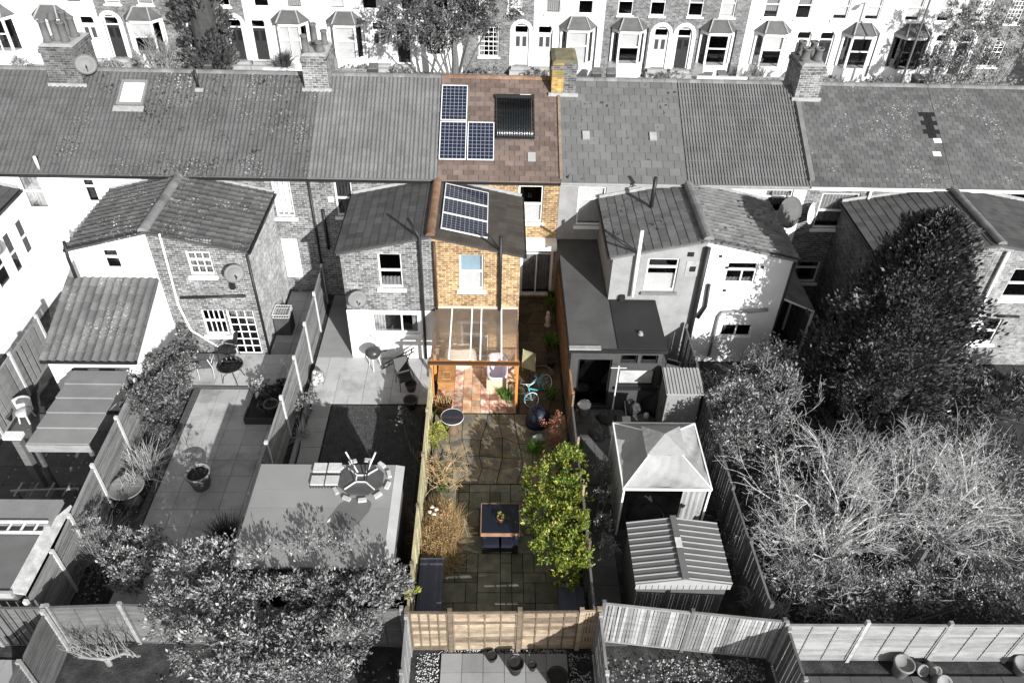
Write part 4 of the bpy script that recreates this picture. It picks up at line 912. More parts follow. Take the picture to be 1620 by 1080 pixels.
fence('board fence at the extreme lower left end', [(-15.4, 10.05), (-13.8, 10.06), (-12.1, 10.07), (-10.5, 10.07)], 1.72, 'vert', M_f_dark, M_f_lt, FG, slat=.2, side=-1)
fence('fence running toward the viewer at lower left', [(-10.45, 9.95), (-10.42, 8.7), (-10.4, 7.4)], 1.72, 'lap', M_f_dark, M_f_lt, FG, side=-1)
fence('left fence of the tiled yard in the foreground', [(-1.97, 9.85), (-1.95, 8.5), (-1.95, 7.0)], 1.7, 'lap', M_f_grey, M_f_grey, FG, side=1)
fence('right fence of the tiled yard in the foreground', [(2.64, 9.9), (2.64, 8.5), (2.64, 7.0)], 1.7, 'lap', M_f_grey, M_f_lt, FG, side=1)
fence('dark fence between gazebo garden and overgrown garden', [(6.72, 20.9), (6.72, 19.2), (6.7, 17.4), (6.7, 15.6), (6.7, 13.8), (6.75, 12.0), (6.8, 10.2)], 1.75, 'vert', M_f_dark, M_f_dark, FG, slat=.16, side=-1)
fence('fence between overgrown garden and conifer garden', [(11.3, 24.3), (11.28, 22.5), (11.25, 20.7), (11.2, 18.9), (11.2, 17.1), (11.2, 15.3), (11.2, 13.5), (11.2, 11.7)], 1.75, 'vert', M_f_dark, M_f_dark, FG, slat=.2, side=-1)
fence('short fence at lower right beside the pots', [(7.1, 9.6), (7.12, 8.4), (7.15, 7.2)], 1.6, 'vert', M_f_dark, M_f_grey, FG, slat=.15, side=-1)
# ================================================================== things in the coloured garden
M_or = surf('orange_timber', (.50, .20, .05), .7, .25, 3, 30, .004, stretch=(3, 3, .6))
M_oak = surf('oak_timber', (.36, .18, .07), .7, .3, 3, 30, .004)
M_terra = surf('terracotta', (.42, .17, .09), .85, .2, 4, 30, .004)
M_soil2 = surf('potting_soil', .025, .95, .3, 12, 60, .01)
M_navy = surf('navy_cover', (.018, .022, .038), .45, .25, 2, 30, .004)
M_poly = glass('polycarbonate', (.93, .9, .86), 1.4, .08, .11, (.9, .76, .62))
t = thing('canopy', 'clear polycarbonate lean-to canopy on an orange timber frame', 'canopy', (-.6, 19.9, 0))
cx0, cx1, cy0, cy1, cz0, cz1 = -2.0, .84, 18.68, 21.06, 2.06, 2.27
def cz(y): return cz0+(cz1-cz0)*(y-cy0)/(cy1-cy0)
xs = [cx0, cx0+.6, cx0+1.28, cx0+1.6, cx0+2.28, cx1]
for a, b in zip(xs, xs[1:]): MB().hexa([(a+.005, cy0-.05, cz0+.05), (b-.005, cy0-.05, cz0+.05), (b-.005, cy1, cz1+.055), (a+.005, cy1, cz1+.055)], [(a+.005, cy0-.05, cz0+.062), (b-.005, cy0-.05, cz0+.062), (b-.005, cy1, cz1+.067), (a+.005, cy1, cz1+.067)]).build('roof_sheet', M_poly, t)
for k, x in enumerate(xs): 
    pbeam('rafter', M_or, t, (x+(.04 if k == 0 else -.04 if k == 5 else 0), cy0, cz0), (x+(.04 if k == 0 else -.04 if k == 5 else 0), cy1, cz1), .05, .08)
    if 0 < k < 5: pbeam('glazing_bar', M_paint, t, (x, cy0-.05, cz0+.075), (x, cy1, cz1+.08), .05, .016)
MB().box(cx0-.05, cx1+.02, cy0-.09, cy0-.03, cz0-.16, cz0+.01).build('front_beam', M_or, t); MB().box(cx0-.08, cx1+.04, cy0-.19, cy0-.095, cz0-.06, cz0+.02).build('gutter', surf('brown_gutter', (.06, .035, .02), .5, .1, 3, 20, 0), t)
MB().box(cx0, cx1, cy1-.05, cy1+.0, cz1-.14, cz1+.0).build('wall_plate', M_or, t); MB().box(cx0, cx1, YF-.06, YF-.002, cz1+.03, cz1+.12).build('flashing', surf('cream_flashing', (.6, .52, .42), .8, .1, 3, 30, .003), t)
for x, y in ((cx0+.03, cy0-.0), (cx1-.04, cy0), (cx0+.03, 19.9), (cx1-.04, 20.0)): pbox('post', M_or, t, (x, y, cz(y)/2+.0), (.09, .09, cz(y)-.1))
for y in (19.3, 20.3): MB().box(cx0+.08, cx1-.08, y-.02, y+.02, cz(y)-.07, cz(y)-.04).build('purlin', M_or, t)
t = thing('bath', 'white bath boxed in pale timber under the canopy', 'bath', (.15, 19.95, .05))
m = MB(); a, b, c, d = -.2, .52, 19.4, 20.75
m.box(a, b, c, c+.05, .05, .52); m.box(a, a+.04, c+.05, d, .05, .52); m.box(b-.04, b, c+.05, d, .05, .52); m.box(a, b, d, d+.04, .05, .52); m.build('surround', surf('pale_board', (.55, .43, .30), .8, .25, 3, 30, .004), t)
m = MB(); n = 24
def sup(r, sx_, sy_, z): return [((a+b)/2+sx_*r*math.copysign(abs(math.cos(q))**.5, math.cos(q)), (c+d)/2+.01+sy_*r*math.copysign(abs(math.sin(q))**.5, math.sin(q)), z) for q in [2*math.pi*i/n for i in range(n)]]
rings = [sup(1, .37, .69, .54), sup(1, .37, .69, .60), sup(1, .34, .66, .62), sup(1, .30, .62, .60), sup(1, .26, .55, .3), sup(1, .2, .45, .24)]
for q in rings: m.v += q
for i in range(len(rings)-1):
    for j in range(n): m.f.append((i*n+j, i*n+(j+1) % n, (i+1)*n+(j+1) % n, (i+1)*n+j))
m.f.append(tuple(5*n+j for j in range(n))); m.build('tub', surf('shade_tinted_enamel', (.62, .58, .66), .25, .05, 2, 20, 0), t, True)  # white enamel, with the lilac of its shade put into the colour
t = thing('wooden_chest', 'brown wooden chest with framed lid at left under the canopy', 'chest', (-1.58, 20.0, .05))
MB().box(-1.86, -1.3, 19.35, 20.6, .05, .42).build('body', M_oak, t); MB().box(-1.88, -1.28, 19.33, 20.62, .422, .46).build('lid', M_oak, t)
m = MB()
for q4 in ((-1.72, -1.44, 19.5, 19.53), (-1.72, -1.44, 19.87, 19.9), (-1.72, -1.69, 19.531, 19.869), (-1.47, -1.44, 19.531, 19.869)): m.box(*q4, .461, .475)
m.build('moulding', surf('light_oak', (.5, .3, .12), .7), t)
def heap(name, label, cat, c, rx, ry, h, mat, seed=1, group=None, n=14, rough=.18):
    """a draped or crumpled lump, uneven outline"""
    r_ = random.Random(seed); m = MB(); k = 6; ph = [r_.uniform(0, 6) for _ in range(6)]
    for i in range(k+1):
        e = i/k*math.pi/2
        for j in range(n):
            a = 2*math.pi*j/n; w_ = 1+rough*(math.sin(3*a+ph[0])*.6+math.sin(5*a+ph[1]+e*2)*.5+r_.uniform(-.4, .4)); rr_ = math.cos(e)**.6*w_
            m.v.append((c[0]+rx*rr_*math.cos(a), c[1]+ry*rr_*math.sin(a), c[2]+h*math.sin(e)*(1+rough*.6*math.sin(2*a+ph[2]))))
    for i in range(k):
        for j in range(n): m.f.append((i*n+j, i*n+(j+1) % n, (i+1)*n+(j+1) % n, (i+1)*n+j))
    m.f.append(tuple(reversed(range(n)))); m.f.append(tuple(k*n+j for j in range(n)))
    o = m.build(name, mat, loc=c, smooth=True); return tag(o, label, cat, group)
heap('dust_sheet_heap', 'pale sheet-covered heap seen through the canopy roof', 'covered heap', (-1.2, 20.72, .05), .55, .28, 1.1, surf('dust_sheet', (.6, .55, .5), .9, .1, 3, 30, .01), 4)
def pot(label, c, r, h, mat, soil=True, group='plant pots', name='plant_pot', lean=0):
    t = thing(name, label, 'plant pot', c, group)
    m = MB().lathe([(r*.68, 0), (r*.95, h*.86), (r*1.04, h*.87), (r*1.04, h), (r*.9, h), (r*.86, h*.84)], c, 18); m.build('body', mat, t, True)
    if soil: MB().lathe([(.001, h*.86), (r*.86, h*.845)], c, 18).build('soil', M_soil2, t)
    return t
pot('big terracotta pot beside the left canopy post', (-1.6, 18.42, .03), .3, .42, M_terra)
t = thing('round_table', 'round garden table with dark glass top and wicker stand', 'table', (-1.27, 17.45, .03))
MB().lathe([(.35, .68), (.36, .685), (.36, .70), (.35, .705)], (-1.27, 17.45, .03), 28).build('table_top', surf('dark_glass', (.03, .035, .045), .08, .1, 2, 10, 0, spec=.7), t, False)
MB().lathe([(.365, .68), (.375, .69), (.365, .71), (.355, .69)], (-1.27, 17.45, .03), 28).build('rim', M_alu, t)
MB().lathe([(.2, 0), (.17, .1), (.13, .35), (.17, .6), (.22, .675)], (-1.27, 17.45, .03), 16).build('pedestal', surf('wicker', (.16, .11, .07), .9, .3, 20, 60, .01), t, True)
# bicycle
M_teal = surf('teal_paint', (.08, .30, .34), .35, .15, 3, 20, 0); M_tyre = surf('tyre_rubber', .02, .8)
t = thing('bicycle', 'teal bicycle leaning beside the canopy post', 'bicycle', (1.25, 19.2, .03))
def wheel(c, dirv, r=.33):
    d = Vector(dirv).normalized(); up = Vector((-.5, 0, 1)).normalized(); w_ = MB(); rim = MB(); k = 26
    pts = [Vector(c)+d*math.cos(2*math.pi*i/k)*r+up*math.sin(2*math.pi*i/k)*r for i in range(k+1)]; w_.tube(pts, .022, 6, False); o = w_.build('wheel', M_tyre, t, True)
    rim.tube([Vector(c)+(p-Vector(c))*.93 for p in pts], .02, 5, False); rim.build('rim', M_alu, o)
    s = MB()
    for i in range(0, k, 2): s.tube([Vector(c), Vector(c)+(pts[i]-Vector(c))*.93], .003, 3)
    s.tube([Vector(c)-d.cross(up)*.05, Vector(c)+d.cross(up)*.05], .025, 6); s.build('spokes', M_alu, o)
bd = Vector((.6, 1, 0)).normalized(); b0 = Vector((1.32, 18.65, .34)); b1 = b0+bd*1.03
wheel(b0, bd+Vector((.25, 0, 0))); wheel(b1, bd)
upb = Vector((-.5, 0, 1)).normalized(); hd = b0+bd*.2+upb*.5; bb = b0+bd*.58-upb*.05; st = b0+bd*.75+upb*.45
m = MB()
for p, q in ((hd, st), (hd-upb*.1, bb), (bb, st), (st, b1), (bb, b1), (b0, hd+upb*.02)): m.tube([p, q], .026, 6)
m.build('frame', M_teal, t, True)
hb = hd+upb*.16-bd*.04; sd_ = bd.cross(upb)
m = MB().tube([hd, hb], .014, 6); m.tube([hb-sd_*.28+bd*.16, hb-sd_*.24, hb, hb+sd_*.24, hb+sd_*.28+bd*.16], .014, 6); m.build('handlebar', M_alu, t, True)
m = MB().lathe([(.01, .05), (.08, .04), (.09, 0), (.02, -.03)], st+upb*.16, 10, .8, 1.5); m.build('saddle', M_black, t, True); MB().tube([st, st+upb*.15], .014, 6).build('seat_post', M_alu, t)
m = MB().tube([bb-sd_*.08, bb+sd_*.08], .015, 6); m.lathe([(.09, -.004), (.09, .004)], (0, 0, 0), 14); m.xf(Matrix.Translation(bb) @ Matrix.Rotation(R(90), 4, 'Y'), len(m.v)-28); m.build('crank', M_black, t)
for q in (b0, b1):
    o = MB(); k = 10; pts = [q+(bd*math.cos(R(20+i*14))+upb*math.sin(R(20+i*14)))*.365 for i in range(k)]
    for i in range(k-1): o.face(pts[i]-sd_*.03, pts[i]+sd_*.03, pts[i+1]+sd_*.03, pts[i+1]-sd_*.03)
    o.build('mudguard', M_teal, t)
M_oy = surf('lime_board', (.30, .28, .17), .8, .2, 2, 30, .003)
t = thing('folded_table', 'yellowish folded board leaning between canopy and bicycle', 'folded table', (1.3, 20.6, .03))
m = MB().hexa([(1.02, 20.4, .25), (1.5, 20.15, .25), (1.52, 20.19, .25), (1.04, 20.44, .25)], [(1.06, 20.75, .72), (1.46, 20.55, .72), (1.48, 20.6, .73), (1.08, 20.8, .73)]); m.build('board', M_oy, t)
m = MB()
for x, y in ((1.06, 20.55), (1.48, 20.3)): m.beam((x, y-.12, .03), (x+.02, y+.2, .8), .03)
m.build('leg', M_oy, t)
m = MB(); k = 24
for q in range(3): m.tube([(1.75+(.36+.02*q)*math.cos(2*math.pi*i/k), 20.35+(.36-.02*q)*math.sin(2*math.pi*i/k), .04+.02*q) for i in range(k+1)], .011, 5, False)
tag(m.build('hose', surf('hose_grey', (.2, .18, .15), .6), loc=(1.75, 20.35, .03)), 'coiled garden hose lying in the alley behind the bicycle', 'hose')
heap('covered_fire_bowl', 'dark navy cover over a round fire bowl by the red shrub', 'fire bowl', (*g(850, 668)[:2], .03), .42, .42, .62, M_navy, 7, n=20, rough=.06)
heap('crumpled_bag', 'crumpled pale plastic bag beside the navy cover', 'bag', (*g(851, 697)[:2], .03), .2, .16, .22, surf('plastic_bag', .5, .4, .2, 6, 30, .02), 9, rough=.4)
# square rattan dining cube
t = thing('dining_table', 'square black glass garden table with wooden rim and tucked stools', 'table', (.26, 13.48, .03))
MB().box(-.26, .79, 12.98, 13.98, .735, .75).build('glass_top', surf('black_glass', (.01, .013, .022), .1, .1, 2, 10, 0, spec=.4), t)
m = MB(); m.box(-.275, .805, 12.955, 12.979, .62, .755); m.box(-.275, .805, 13.981, 14.0, .62, .755); m.box(-.285, -.262, 12.98, 13.98, .62, .755); m.box(.792, .815, 12.98, 13.98, .62, .755); m.build('rim', surf('rosewood', (.30, .17, .11), .6, .25, 4, 30, .003), t)
M_rat = surf('black_rattan', (.02, .018, .018), .7, .3, 30, 80, .01)
for x, y in ((-.22, 13.02), (.67, 13.02), (-.22, 13.86), (.67, 13.86)): pbox('leg', M_rat, t, (x+.04, y+.04, .33), (.08, .08, .62))
for k, (x, y, wd) in enumerate(((-.23, 12.80, 'left front'), (.29, 12.80, 'right front'), (-.23, 13.52, 'left rear'), (.29, 13.52, 'right rear'))):
    s = thing('stool', 'black rattan cube stool tucked under the %s corner of the table' % wd, 'stool', (x+.24, y+.24, .03), 'cube stools under the table')
    MB().box(x, x+.47, y, y+.6, .03, .36).build('base', M_rat, s); MB().box(x+.01, x+.46, y+.01, y+.59, .362, .43).build('cushion', M_navy, s)
pot('small brown pot with a plant standing on the black table', (.27, 13.4, .752), .1, .16, M_terra, group='plant pots')
for lab, x0, x1, y0, y1 in (('dark storage box in the lower left corner of the coloured garden', -1.88, -1.24, 10.62, 12.28), ('dark storage box in the lower right corner of the coloured garden', 1.78, 2.44, 10.3, 11.42)):
    t = thing('storage_box', lab, 'storage box', ((x0+x1)/2, (y0+y1)/2, .03), 'garden storage boxes'); MB().box(x0+.03, x1-.03, y0+.03, y1-.03, .03, .55).build('body', surf('grey_box', (.10, .105, .12), .6, .2, 4, 30, .003), t)
    k = 9
    for i in range(k): a = x0+(x1-x0)*i/k; pbox('lid_board', surf('box_lid', (.075, .085, .12), .55, .2, 3, 30, .003, piece=.12), t, (a+(x1-x0)/k/2, (y0+y1)/2, .575), ((x1-x0)/k*.96, y1-y0, .04))
t = thing('low_bench', 'low reddish slatted bench against the cream end fence', 'bench', (.1, 10.42, .03))
for i in range(4): pbox('slat', surf('red_slat', (.16, .055, .045), .8, .2, 4, 30, .003), t, (.1, 10.2+i*.11, .3), (1.5, .09, .03))
for x in (-.55, .75): pbox('leg', MATS['red_slat'], t, (x, 10.36, .15), (.06, .4, .27))
t = thing('statue', 'small white garden figure among plants in the alley', 'statue', (*g(866, 516)[:2], .02)); c = g(866, 516)
MB().lathe([(.12, 0), (.12, .08), (.07, .1), (.09, .25), (.11, .4), (.07, .52), (.045, .56)], (c.x, c.y, .02), 10).build('body', surf('pale_stone', (.6, .5, .45), .9), t, True)
MB().lathe([(.03, 0), (.075, .06), (.07, .13), (.02, .17)], (c.x, c.y, .56), 10).build('head', MATS['pale_stone'], t, True)
for k, (px, py) in enumerate(((868, 470), (866, 545), (867, 580), (866, 630))):
    c = g(px, py); pot(('dark trough planter %s of the alley' % ('at the far end', 'midway along right side', 'near the bicycle in shade', 'nearest the canopy')[k]), (c.x+.1, c.y, .03), .17, .3, surf('dark_pot', .03, .7), group='alley planters')
# ================================================================== garden with the summerhouse
t = thing('summerhouse', 'flat grey-roofed summerhouse beside the coloured garden', 'summerhouse', (-4.25, 12.5, 0))
sx0, sx1, sy0, sy1, sz = -6.2, -2.35, 10.75, 13.95, 2.42
m = MB(); m.box(sx0+.1, sx1-.1, sy0+.1, sy1-.1, 0, sz-.09); m.build('wall', surf('grey_cladding', .10, .85, .2, 2, 30, .004, stretch=(1, 1, 6)), t)
M_rub = surf('grey_roof_sheet', .24, .8, .1, .6, 50, .002, piece=.05)
yy = [sy0, sy0+.95, sy0+1.75, sy0+2.35, sy1]
for a, b in zip(yy, yy[1:]): MB().box(sx0, sx1-.24, a+.004, b-.004, sz-.085, sz+rnd.uniform(0, .004)).build('roof_sheet', M_rub, t)
MB().hexa([(sx1-.235, sy0, sz-.085), (sx1, sy0, sz-.085), (sx1, sy1, sz-.085), (sx1-.235, sy1, sz-.085)], [(sx1-.235, sy0, sz), (sx1, sy0, sz-.05), (sx1, sy1, sz-.05), (sx1-.235, sy1, sz)]).build('roof_edge', surf('roof_edge_trim', .42, .7, .12, 2, 40, .002), t)
MB().box(sx0-.05, sx0-.004, sy0, sy1, sz-.1, sz+.05).build('edge_trim', M_dark, t)
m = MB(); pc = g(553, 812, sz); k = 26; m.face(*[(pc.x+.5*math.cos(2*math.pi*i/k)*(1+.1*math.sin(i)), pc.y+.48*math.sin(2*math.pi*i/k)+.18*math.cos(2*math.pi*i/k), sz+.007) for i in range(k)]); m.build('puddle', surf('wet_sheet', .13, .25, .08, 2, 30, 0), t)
# objects on its roof
rc = g(572, 760, sz); M_brk = surf('loose_brick', .45, .9, .15, 5, 30, .005, piece=.15)
t = thing('upturned_table', 'upturned garden table weighed down by bricks on the summerhouse roof', 'table', (rc.x, rc.y, sz))
m = MB(); k = 8; m.prism([(rc.x+.62*math.cos(2*math.pi*(i+.5)/k), rc.y+.55*math.sin(2*math.pi*(i+.5)/k), sz+.01) for i in range(k)], (0, 0, .05)); m.build('table_top', surf('wet_slate_top', .08, .4, .25, 3, 30, .003), t)
m = MB()
for i in range(4):
    a = math.pi/4+i*math.pi/2; p = Vector((rc.x+.18*math.cos(a), rc.y+.16*math.sin(a), sz+.09)); q = Vector((rc.x+.55*math.cos(a), rc.y+.5*math.sin(a), sz+.08)); m.beam(p, q, .03)
for i in range(4): a, b = math.pi/4+i*math.pi/2, math.pi/4+(i+1)*math.pi/2; m.beam((rc.x+.18*math.cos(a), rc.y+.16*math.sin(a), sz+.09), (rc.x+.18*math.cos(b), rc.y+.16*math.sin(b), sz+.09), .03)
m.build('frame', M_alu, t)
for i, (dx, dy, tx) in enumerate(((-.12, .2, -.3), (.12, .2, .25), (-.14, -.1, -.05), (.14, -.1, .1))): pbeam('leg', M_alu if i < 2 else M_black, t, (rc.x+dx, rc.y+dy, sz+.1), (rc.x+dx+tx, rc.y+dy+.25, sz+.62), .03, .03)
for i in range(11):
    a = 2*math.pi*i/11+.3; rot = Matrix.Rotation(a+math.pi/2, 4, 'Z'); o = bpy.data.objects.new('brick', unit(M_brk)); COL.objects.link(o)
    o.matrix_world = Matrix.Translation((rc.x+.74*math.cos(a), rc.y+.68*math.sin(a), sz+.04)) @ rot @ Matrix.Diagonal((.215, .10, .065, 1)); tag(o, 'pale loose brick round the upturned roof table, at its %s' % ('right rear', 'rear right of centre', 'rear centre', 'left rear', 'far left rear', 'left side', 'left front', 'front left of centre', 'front centre', 'right front', 'right side')[i], 'brick', 'bricks round the upturned table')
for k, (px, py) in enumerate(((507, 742), (530, 742), (503, 762), (526, 762))):
    c = g(px, py, sz); t = thing('slatted_crate', '%s small slatted crate on the summerhouse roof' % ('far left', 'far right', 'near left', 'near right')[k], 'crate', (c.x, c.y, sz), 'slatted crates on the summerhouse roof')
    MB().box(c.x-.17, c.x+.17, c.y-.15, c.y+.15, sz+.03, sz+.09).build('lid', M_brk, t)
    for i in range(5): pbox('slat', surf('crate_slat', .08, .8), t, (c.x-.15+i*.075, c.y-.16, sz+.02), (.035, .12, .04))
# patio things
t = thing('kettle_barbecue', 'black kettle barbecue on legs against the white wall', 'barbecue', (*g(592, 590)[:2], .04)); c = g(592, 590)+Vector((0, .25, .04))
MB().lathe([(.02, .5), (.2, .55), (.28, .7), (.28, .75), (.26, .82), (.15, .92), (.03, .95)], c, 18).build('bowl', surf('barbecue_enamel', .04, .3), t, True)
for a in (.5, 2.6, 4.7): pbeam('leg', M_alu, t, c+Vector((.24*math.cos(a), .24*math.sin(a), 0)), c+Vector((.15*math.cos(a), .15*math.sin(a), .56)), .025, .025)
MB().tube([c+Vector((.27, 0, .75)), c+Vector((.48, -.03, .82))], .02, 6).build('handle', M_black, t)
def tube_chair(label, c, ang, mat, seatmat, name='garden_chair', group='metal patio chairs', w_=.5, recl=.25, seat_h=.43, bh=.5, depth=.46, armed=True):
    t = thing(name, label, 'chair', c, group); M = Matrix.Translation(Vector(c)) @ Matrix.Rotation(ang, 4, 'Z'); h = w_/2
    for sx_ in (-h, h):
        MB().tube([(sx_, -depth/2, 0), (sx_, -depth/2, seat_h+.2 if armed else seat_h)]+([(sx_, depth/2, seat_h+.22)] if armed else []), .014, 6).xf(M).build('leg', mat, t, True)
        MB().tube([(sx_, depth/2+.08, 0), (sx_, depth/2, seat_h), (sx_, depth/2+recl, seat_h+bh)], .014, 6).xf(M).build('leg', mat, t, True)
    MB().box(-h+.02, h-.02, -depth/2, depth/2, seat_h-.02, seat_h+.012).xf(M).build('seat', seatmat, t)
    m = MB().hexa([(-h+.02, depth/2+.03, seat_h+.06), (h-.02, depth/2+.03, seat_h+.06), (h-.02, depth/2+.055, seat_h+.06), (-h+.02, depth/2+.055, seat_h+.06)], [(-h+.02, depth/2+recl, seat_h+bh), (h-.02, depth/2+recl, seat_h+bh), (h-.02, depth/2+recl+.025, seat_h+bh), (-h+.02, depth/2+recl+.025, seat_h+bh)])
    m.xf(M).build('backrest', seatmat, t); return t
c = g(642, 612); tube_chair('dark metal chair in shade on the rear patio', (c.x, c.y, .04), .4, M_black, M_black)
t = thing('folded_lounger', 'folded dark sun lounger propped by the white wall', 'lounger', (*g(625, 590)[:2], .04)); c = g(618, 588)
for dy in (0, .22): pbeam('rail', M_black, t, (c.x-.3, c.y+dy, .12), (c.x+.85, c.y+.25+dy, .75), .03, .03)
for i in range(6): pbeam('crossbar', M_black, t, (c.x-.25+i*.2, c.y+i*.045, .15+i*.11), (c.x-.25+i*.2, c.y+.22+i*.045, .15+i*.11), .04, .015)
pbeam('leg', M_black, t, (c.x+.5, c.y+.25, .04), (c.x+.7, c.y+.25, .65), .03, .03); pbeam('leg', M_black, t, (c.x-.3, c.y+.1, .04), (c.x-.2, c.y+.1, .17), .03, .03)
for k, (px, py, r_) in enumerate(((660, 618, .2), (660, 645, .24), (648, 575, .15))):
    c = g(px, py); pot('dark pot %s beside the left fence' % ('on the rear patio', 'nearest the lawn', 'farthest by the white wall')[k], (c.x-.2, c.y, .04), r_, r_*1.5, surf('grey_pot', .07, .7))
heap('compost_bag', 'torn pale bag of compost beside the woven fence', 'bag', (*g(503, 603)[:2], .04), .22, .3, .4, surf('compost_bag', .5, .45, .3, 7, 30, .02, col2=.1), 3, rough=.3)
# ================================================================== garden with path and patio furniture
c = g(330, 590, .17); tube_chair('reclining folding chair with dark sling on the raised patio', (c.x, c.y, .17), math.pi*.92+.4, M_alu, surf('dark_sling', .08, .8), recl=.3, bh=.62, armed=True)
c = g(357, 570, .17); tube_chair('black metal chair against the brick wall by french door', (c.x+.1, c.y+.1, .17), -.3, M_black, M_black)
c = g(370, 600, .17); t = thing('glass_table', 'small round glass patio table with curved black legs', 'table', (c.x, c.y, .17))
MB().lathe([(.40, .675), (.42, .68), (.42, .695), (.40, .70)], c, 26).build('glass_top', M_glass, t); m = MB(); m.tube([(c.x+.425*math.cos(2*math.pi*i/26), c.y+.425*math.sin(2*math.pi*i/26), .17+.685) for i in range(27)], .016, 6, False); m.build('rim', M_black, t, True)
for i in range(4): a = .6+i*math.pi/2; MB().tube([(c.x+.38*math.cos(a), c.y+.38*math.sin(a), .17), (c.x+.3*math.cos(a), c.y+.3*math.sin(a), .45), (c.x+.06*math.cos(a), c.y+.06*math.sin(a), .6), (c.x+.2*math.cos(a), c.y+.2*math.sin(a), .84)], .014, 6).build('leg', M_black, t, True)
t = thing('storage_crate', 'dark crate with metal racks on top in the side return', 'crate', (-7.75, 22.4, .17))
MB().box(-7.98+.02, -7.4, 22.1, 22.7, .17, .95).build('body', surf('dark_crate', .06, .8, .2, 3, 30, .003), t)
m = MB()
for i in range(2):
    z = .99+i*.12
    for q in range(7): m.tube([(-7.95+q*.09, 22.1, z), (-7.95+q*.09, 22.65, z)], .008, 4)
    m.tube([(-7.97, 22.08, z), (-7.38, 22.08, z), (-7.38, 22.68, z), (-7.97, 22.68, z), (-7.97, 22.08, z)], .012, 5)
m.build('rack', M_alu, t)
t = thing('raised_planter', 'dark raised planter bed beside the woven fence', 'planter', (-7.5, 18.5, .0))
m = MB(); m.box(-8.05, -8.0, 17.7, 19.3, .03, .3); m.box(-6.8, -6.75, 17.7, 19.3, .03, .3); m.box(-8.0, -6.8, 17.7, 17.75, .03, .3); m.box(-8.0, -6.8, 19.25, 19.3, .03, .3); m.build('frame', M_dark, t); MB().box(-7.99, -6.81, 17.76, 19.24, .03, .25).build('soil', M_soil2, t)
pot('ribbed pot standing in the raised planter', (-7.2, 18.1, .26), .24, .36, surf('grey_clay', .14, .8))
pot('large tapered grey pot with an olive sapling on the path', (-8.68, 15.15, .03), .36, .62, surf('pale_clay', .24, .8, .12, 4, 30, .003), name='tree_pot')
t = thing('garden_urn_table', 'round bowl table under the spiky grass by the fence', 'table', (-10.55, 14.6, 0)); c = Vector((-10.55, 14.6, 0))
MB().lathe([(.44, .58), (.5, .64), (.48, .66), (.43, .62), (.01, .60)], c, 24).build('bowl', surf('bowl_stone', .17, .8, .15, 3, 30, .004), t, True); MB().lathe([(.28, 0), (.2, .1), (.1, .2), (.1, .5), (.2, .585)], c, 14).build('pedestal', MATS['bowl_stone'], t, True)
MB().tube([(-6.95, 19.6, .17), (-6.95, 19.6, 1.0), (-7.0, 19.5, 1.1)], .025, 6).build('x', M_alu); o = bpy.data.objects['x']; o.name = 'garden_tap'; tag(o, 'thin pale standpipe tap beside the woven fence', 'tap')
# ================================================================== far left yard
t = thing('felt_shelter', 'open shelter with five grey roof panels beside the ivy', 'shelter', (-12.0, 16.3, 0))
for i in range(5):
    a, b = 14.85+i*.61, 14.85+(i+1)*.61; z = 2.12; MB().hexa([(-12.95, a+.01, z), (-11.25, a+.01, z), (-11.25, b+.03, z-.04), (-12.95, b+.03, z-.04)], [(-12.95, a+.01, z+.05), (-11.25, a+.01, z+.05), (-11.25, b+.03, z), (-12.95, b+.03, z)]).build('roof_panel', surf('shelter_panel', .22, .8, .14, 1.2, 40, .003, piece=.1), t)
pbox('fascia', M_f_lt, t, (-12.1, 14.83, 2.0), (1.75, .03, .28))
for x in (-12.85, -11.35):
    for y in (14.95, 17.7): pbox('post', M_f_dark, t, (x, y, 1.03), (.09, .09, 2.06))
t = thing('trellis_frame', 'low pale trellis frame in the far left yard', 'trellis', (-12.7, 14.3, 0))
pbeam('rail', M_f_lt, t, (-13.6, 14.25, .85), (-11.75, 14.35, .85), .05, .05)
for i in range(4): pbeam('bar', M_f_lt, t, (-13.45+i*.45, 14.1, .80), (-13.35+i*.45, 14.5, .92), .04, .04)
for x in (-13.5, -11.85): pbeam('post', M_f_dark, t, (x, 14.3, 0), (x, 14.3, .83), .06, .06)
t = thing('plastic_chair', 'pale moulded chair with clutter in far left yard', 'chair', (*g(45, 665)[:2], .03)); c = g(45, 665)
MB().lathe([(.22, .36), (.26, .40), (.24, .44), (.01, .43)], c, 14).build('seat', surf('pale_plastic', .5, .5), t, True); m = MB(); k = 9
for i in range(k-1):
    a0, a1 = R(20+i*17.5), R(20+(i+1)*17.5); m.hexa([(c.x+.26*math.cos(a0), c.y+.26*math.sin(a0), .42), (c.x+.29*math.cos(a0), c.y+.29*math.sin(a0), .42), (c.x+.29*math.cos(a1), c.y+.29*math.sin(a1), .42), (c.x+.26*math.cos(a1), c.y+.26*math.sin(a1), .42)], [(c.x+.3*math.cos(a0), c.y+.32*math.sin(a0), .8), (c.x+.33*math.cos(a0), c.y+.35*math.sin(a0), .8), (c.x+.33*math.cos(a1), c.y+.35*math.sin(a1), .8), (c.x+.3*math.cos(a1), c.y+.32*math.sin(a1), .8)])
m.build('backrest', MATS['pale_plastic'], t)
for a in (.8, 2.3, 3.9, 5.4): pbeam('leg', MATS['pale_plastic'], t, (c.x+.24*math.cos(a), c.y+.24*math.sin(a), .03), (c.x+.18*math.cos(a), c.y+.18*math.sin(a), .38), .04, .04)
pot('round dark pot at far left in the shaded yard', (*g(10, 668)[:2], .03), .3, .4, surf('grey_pot', .07, .7))
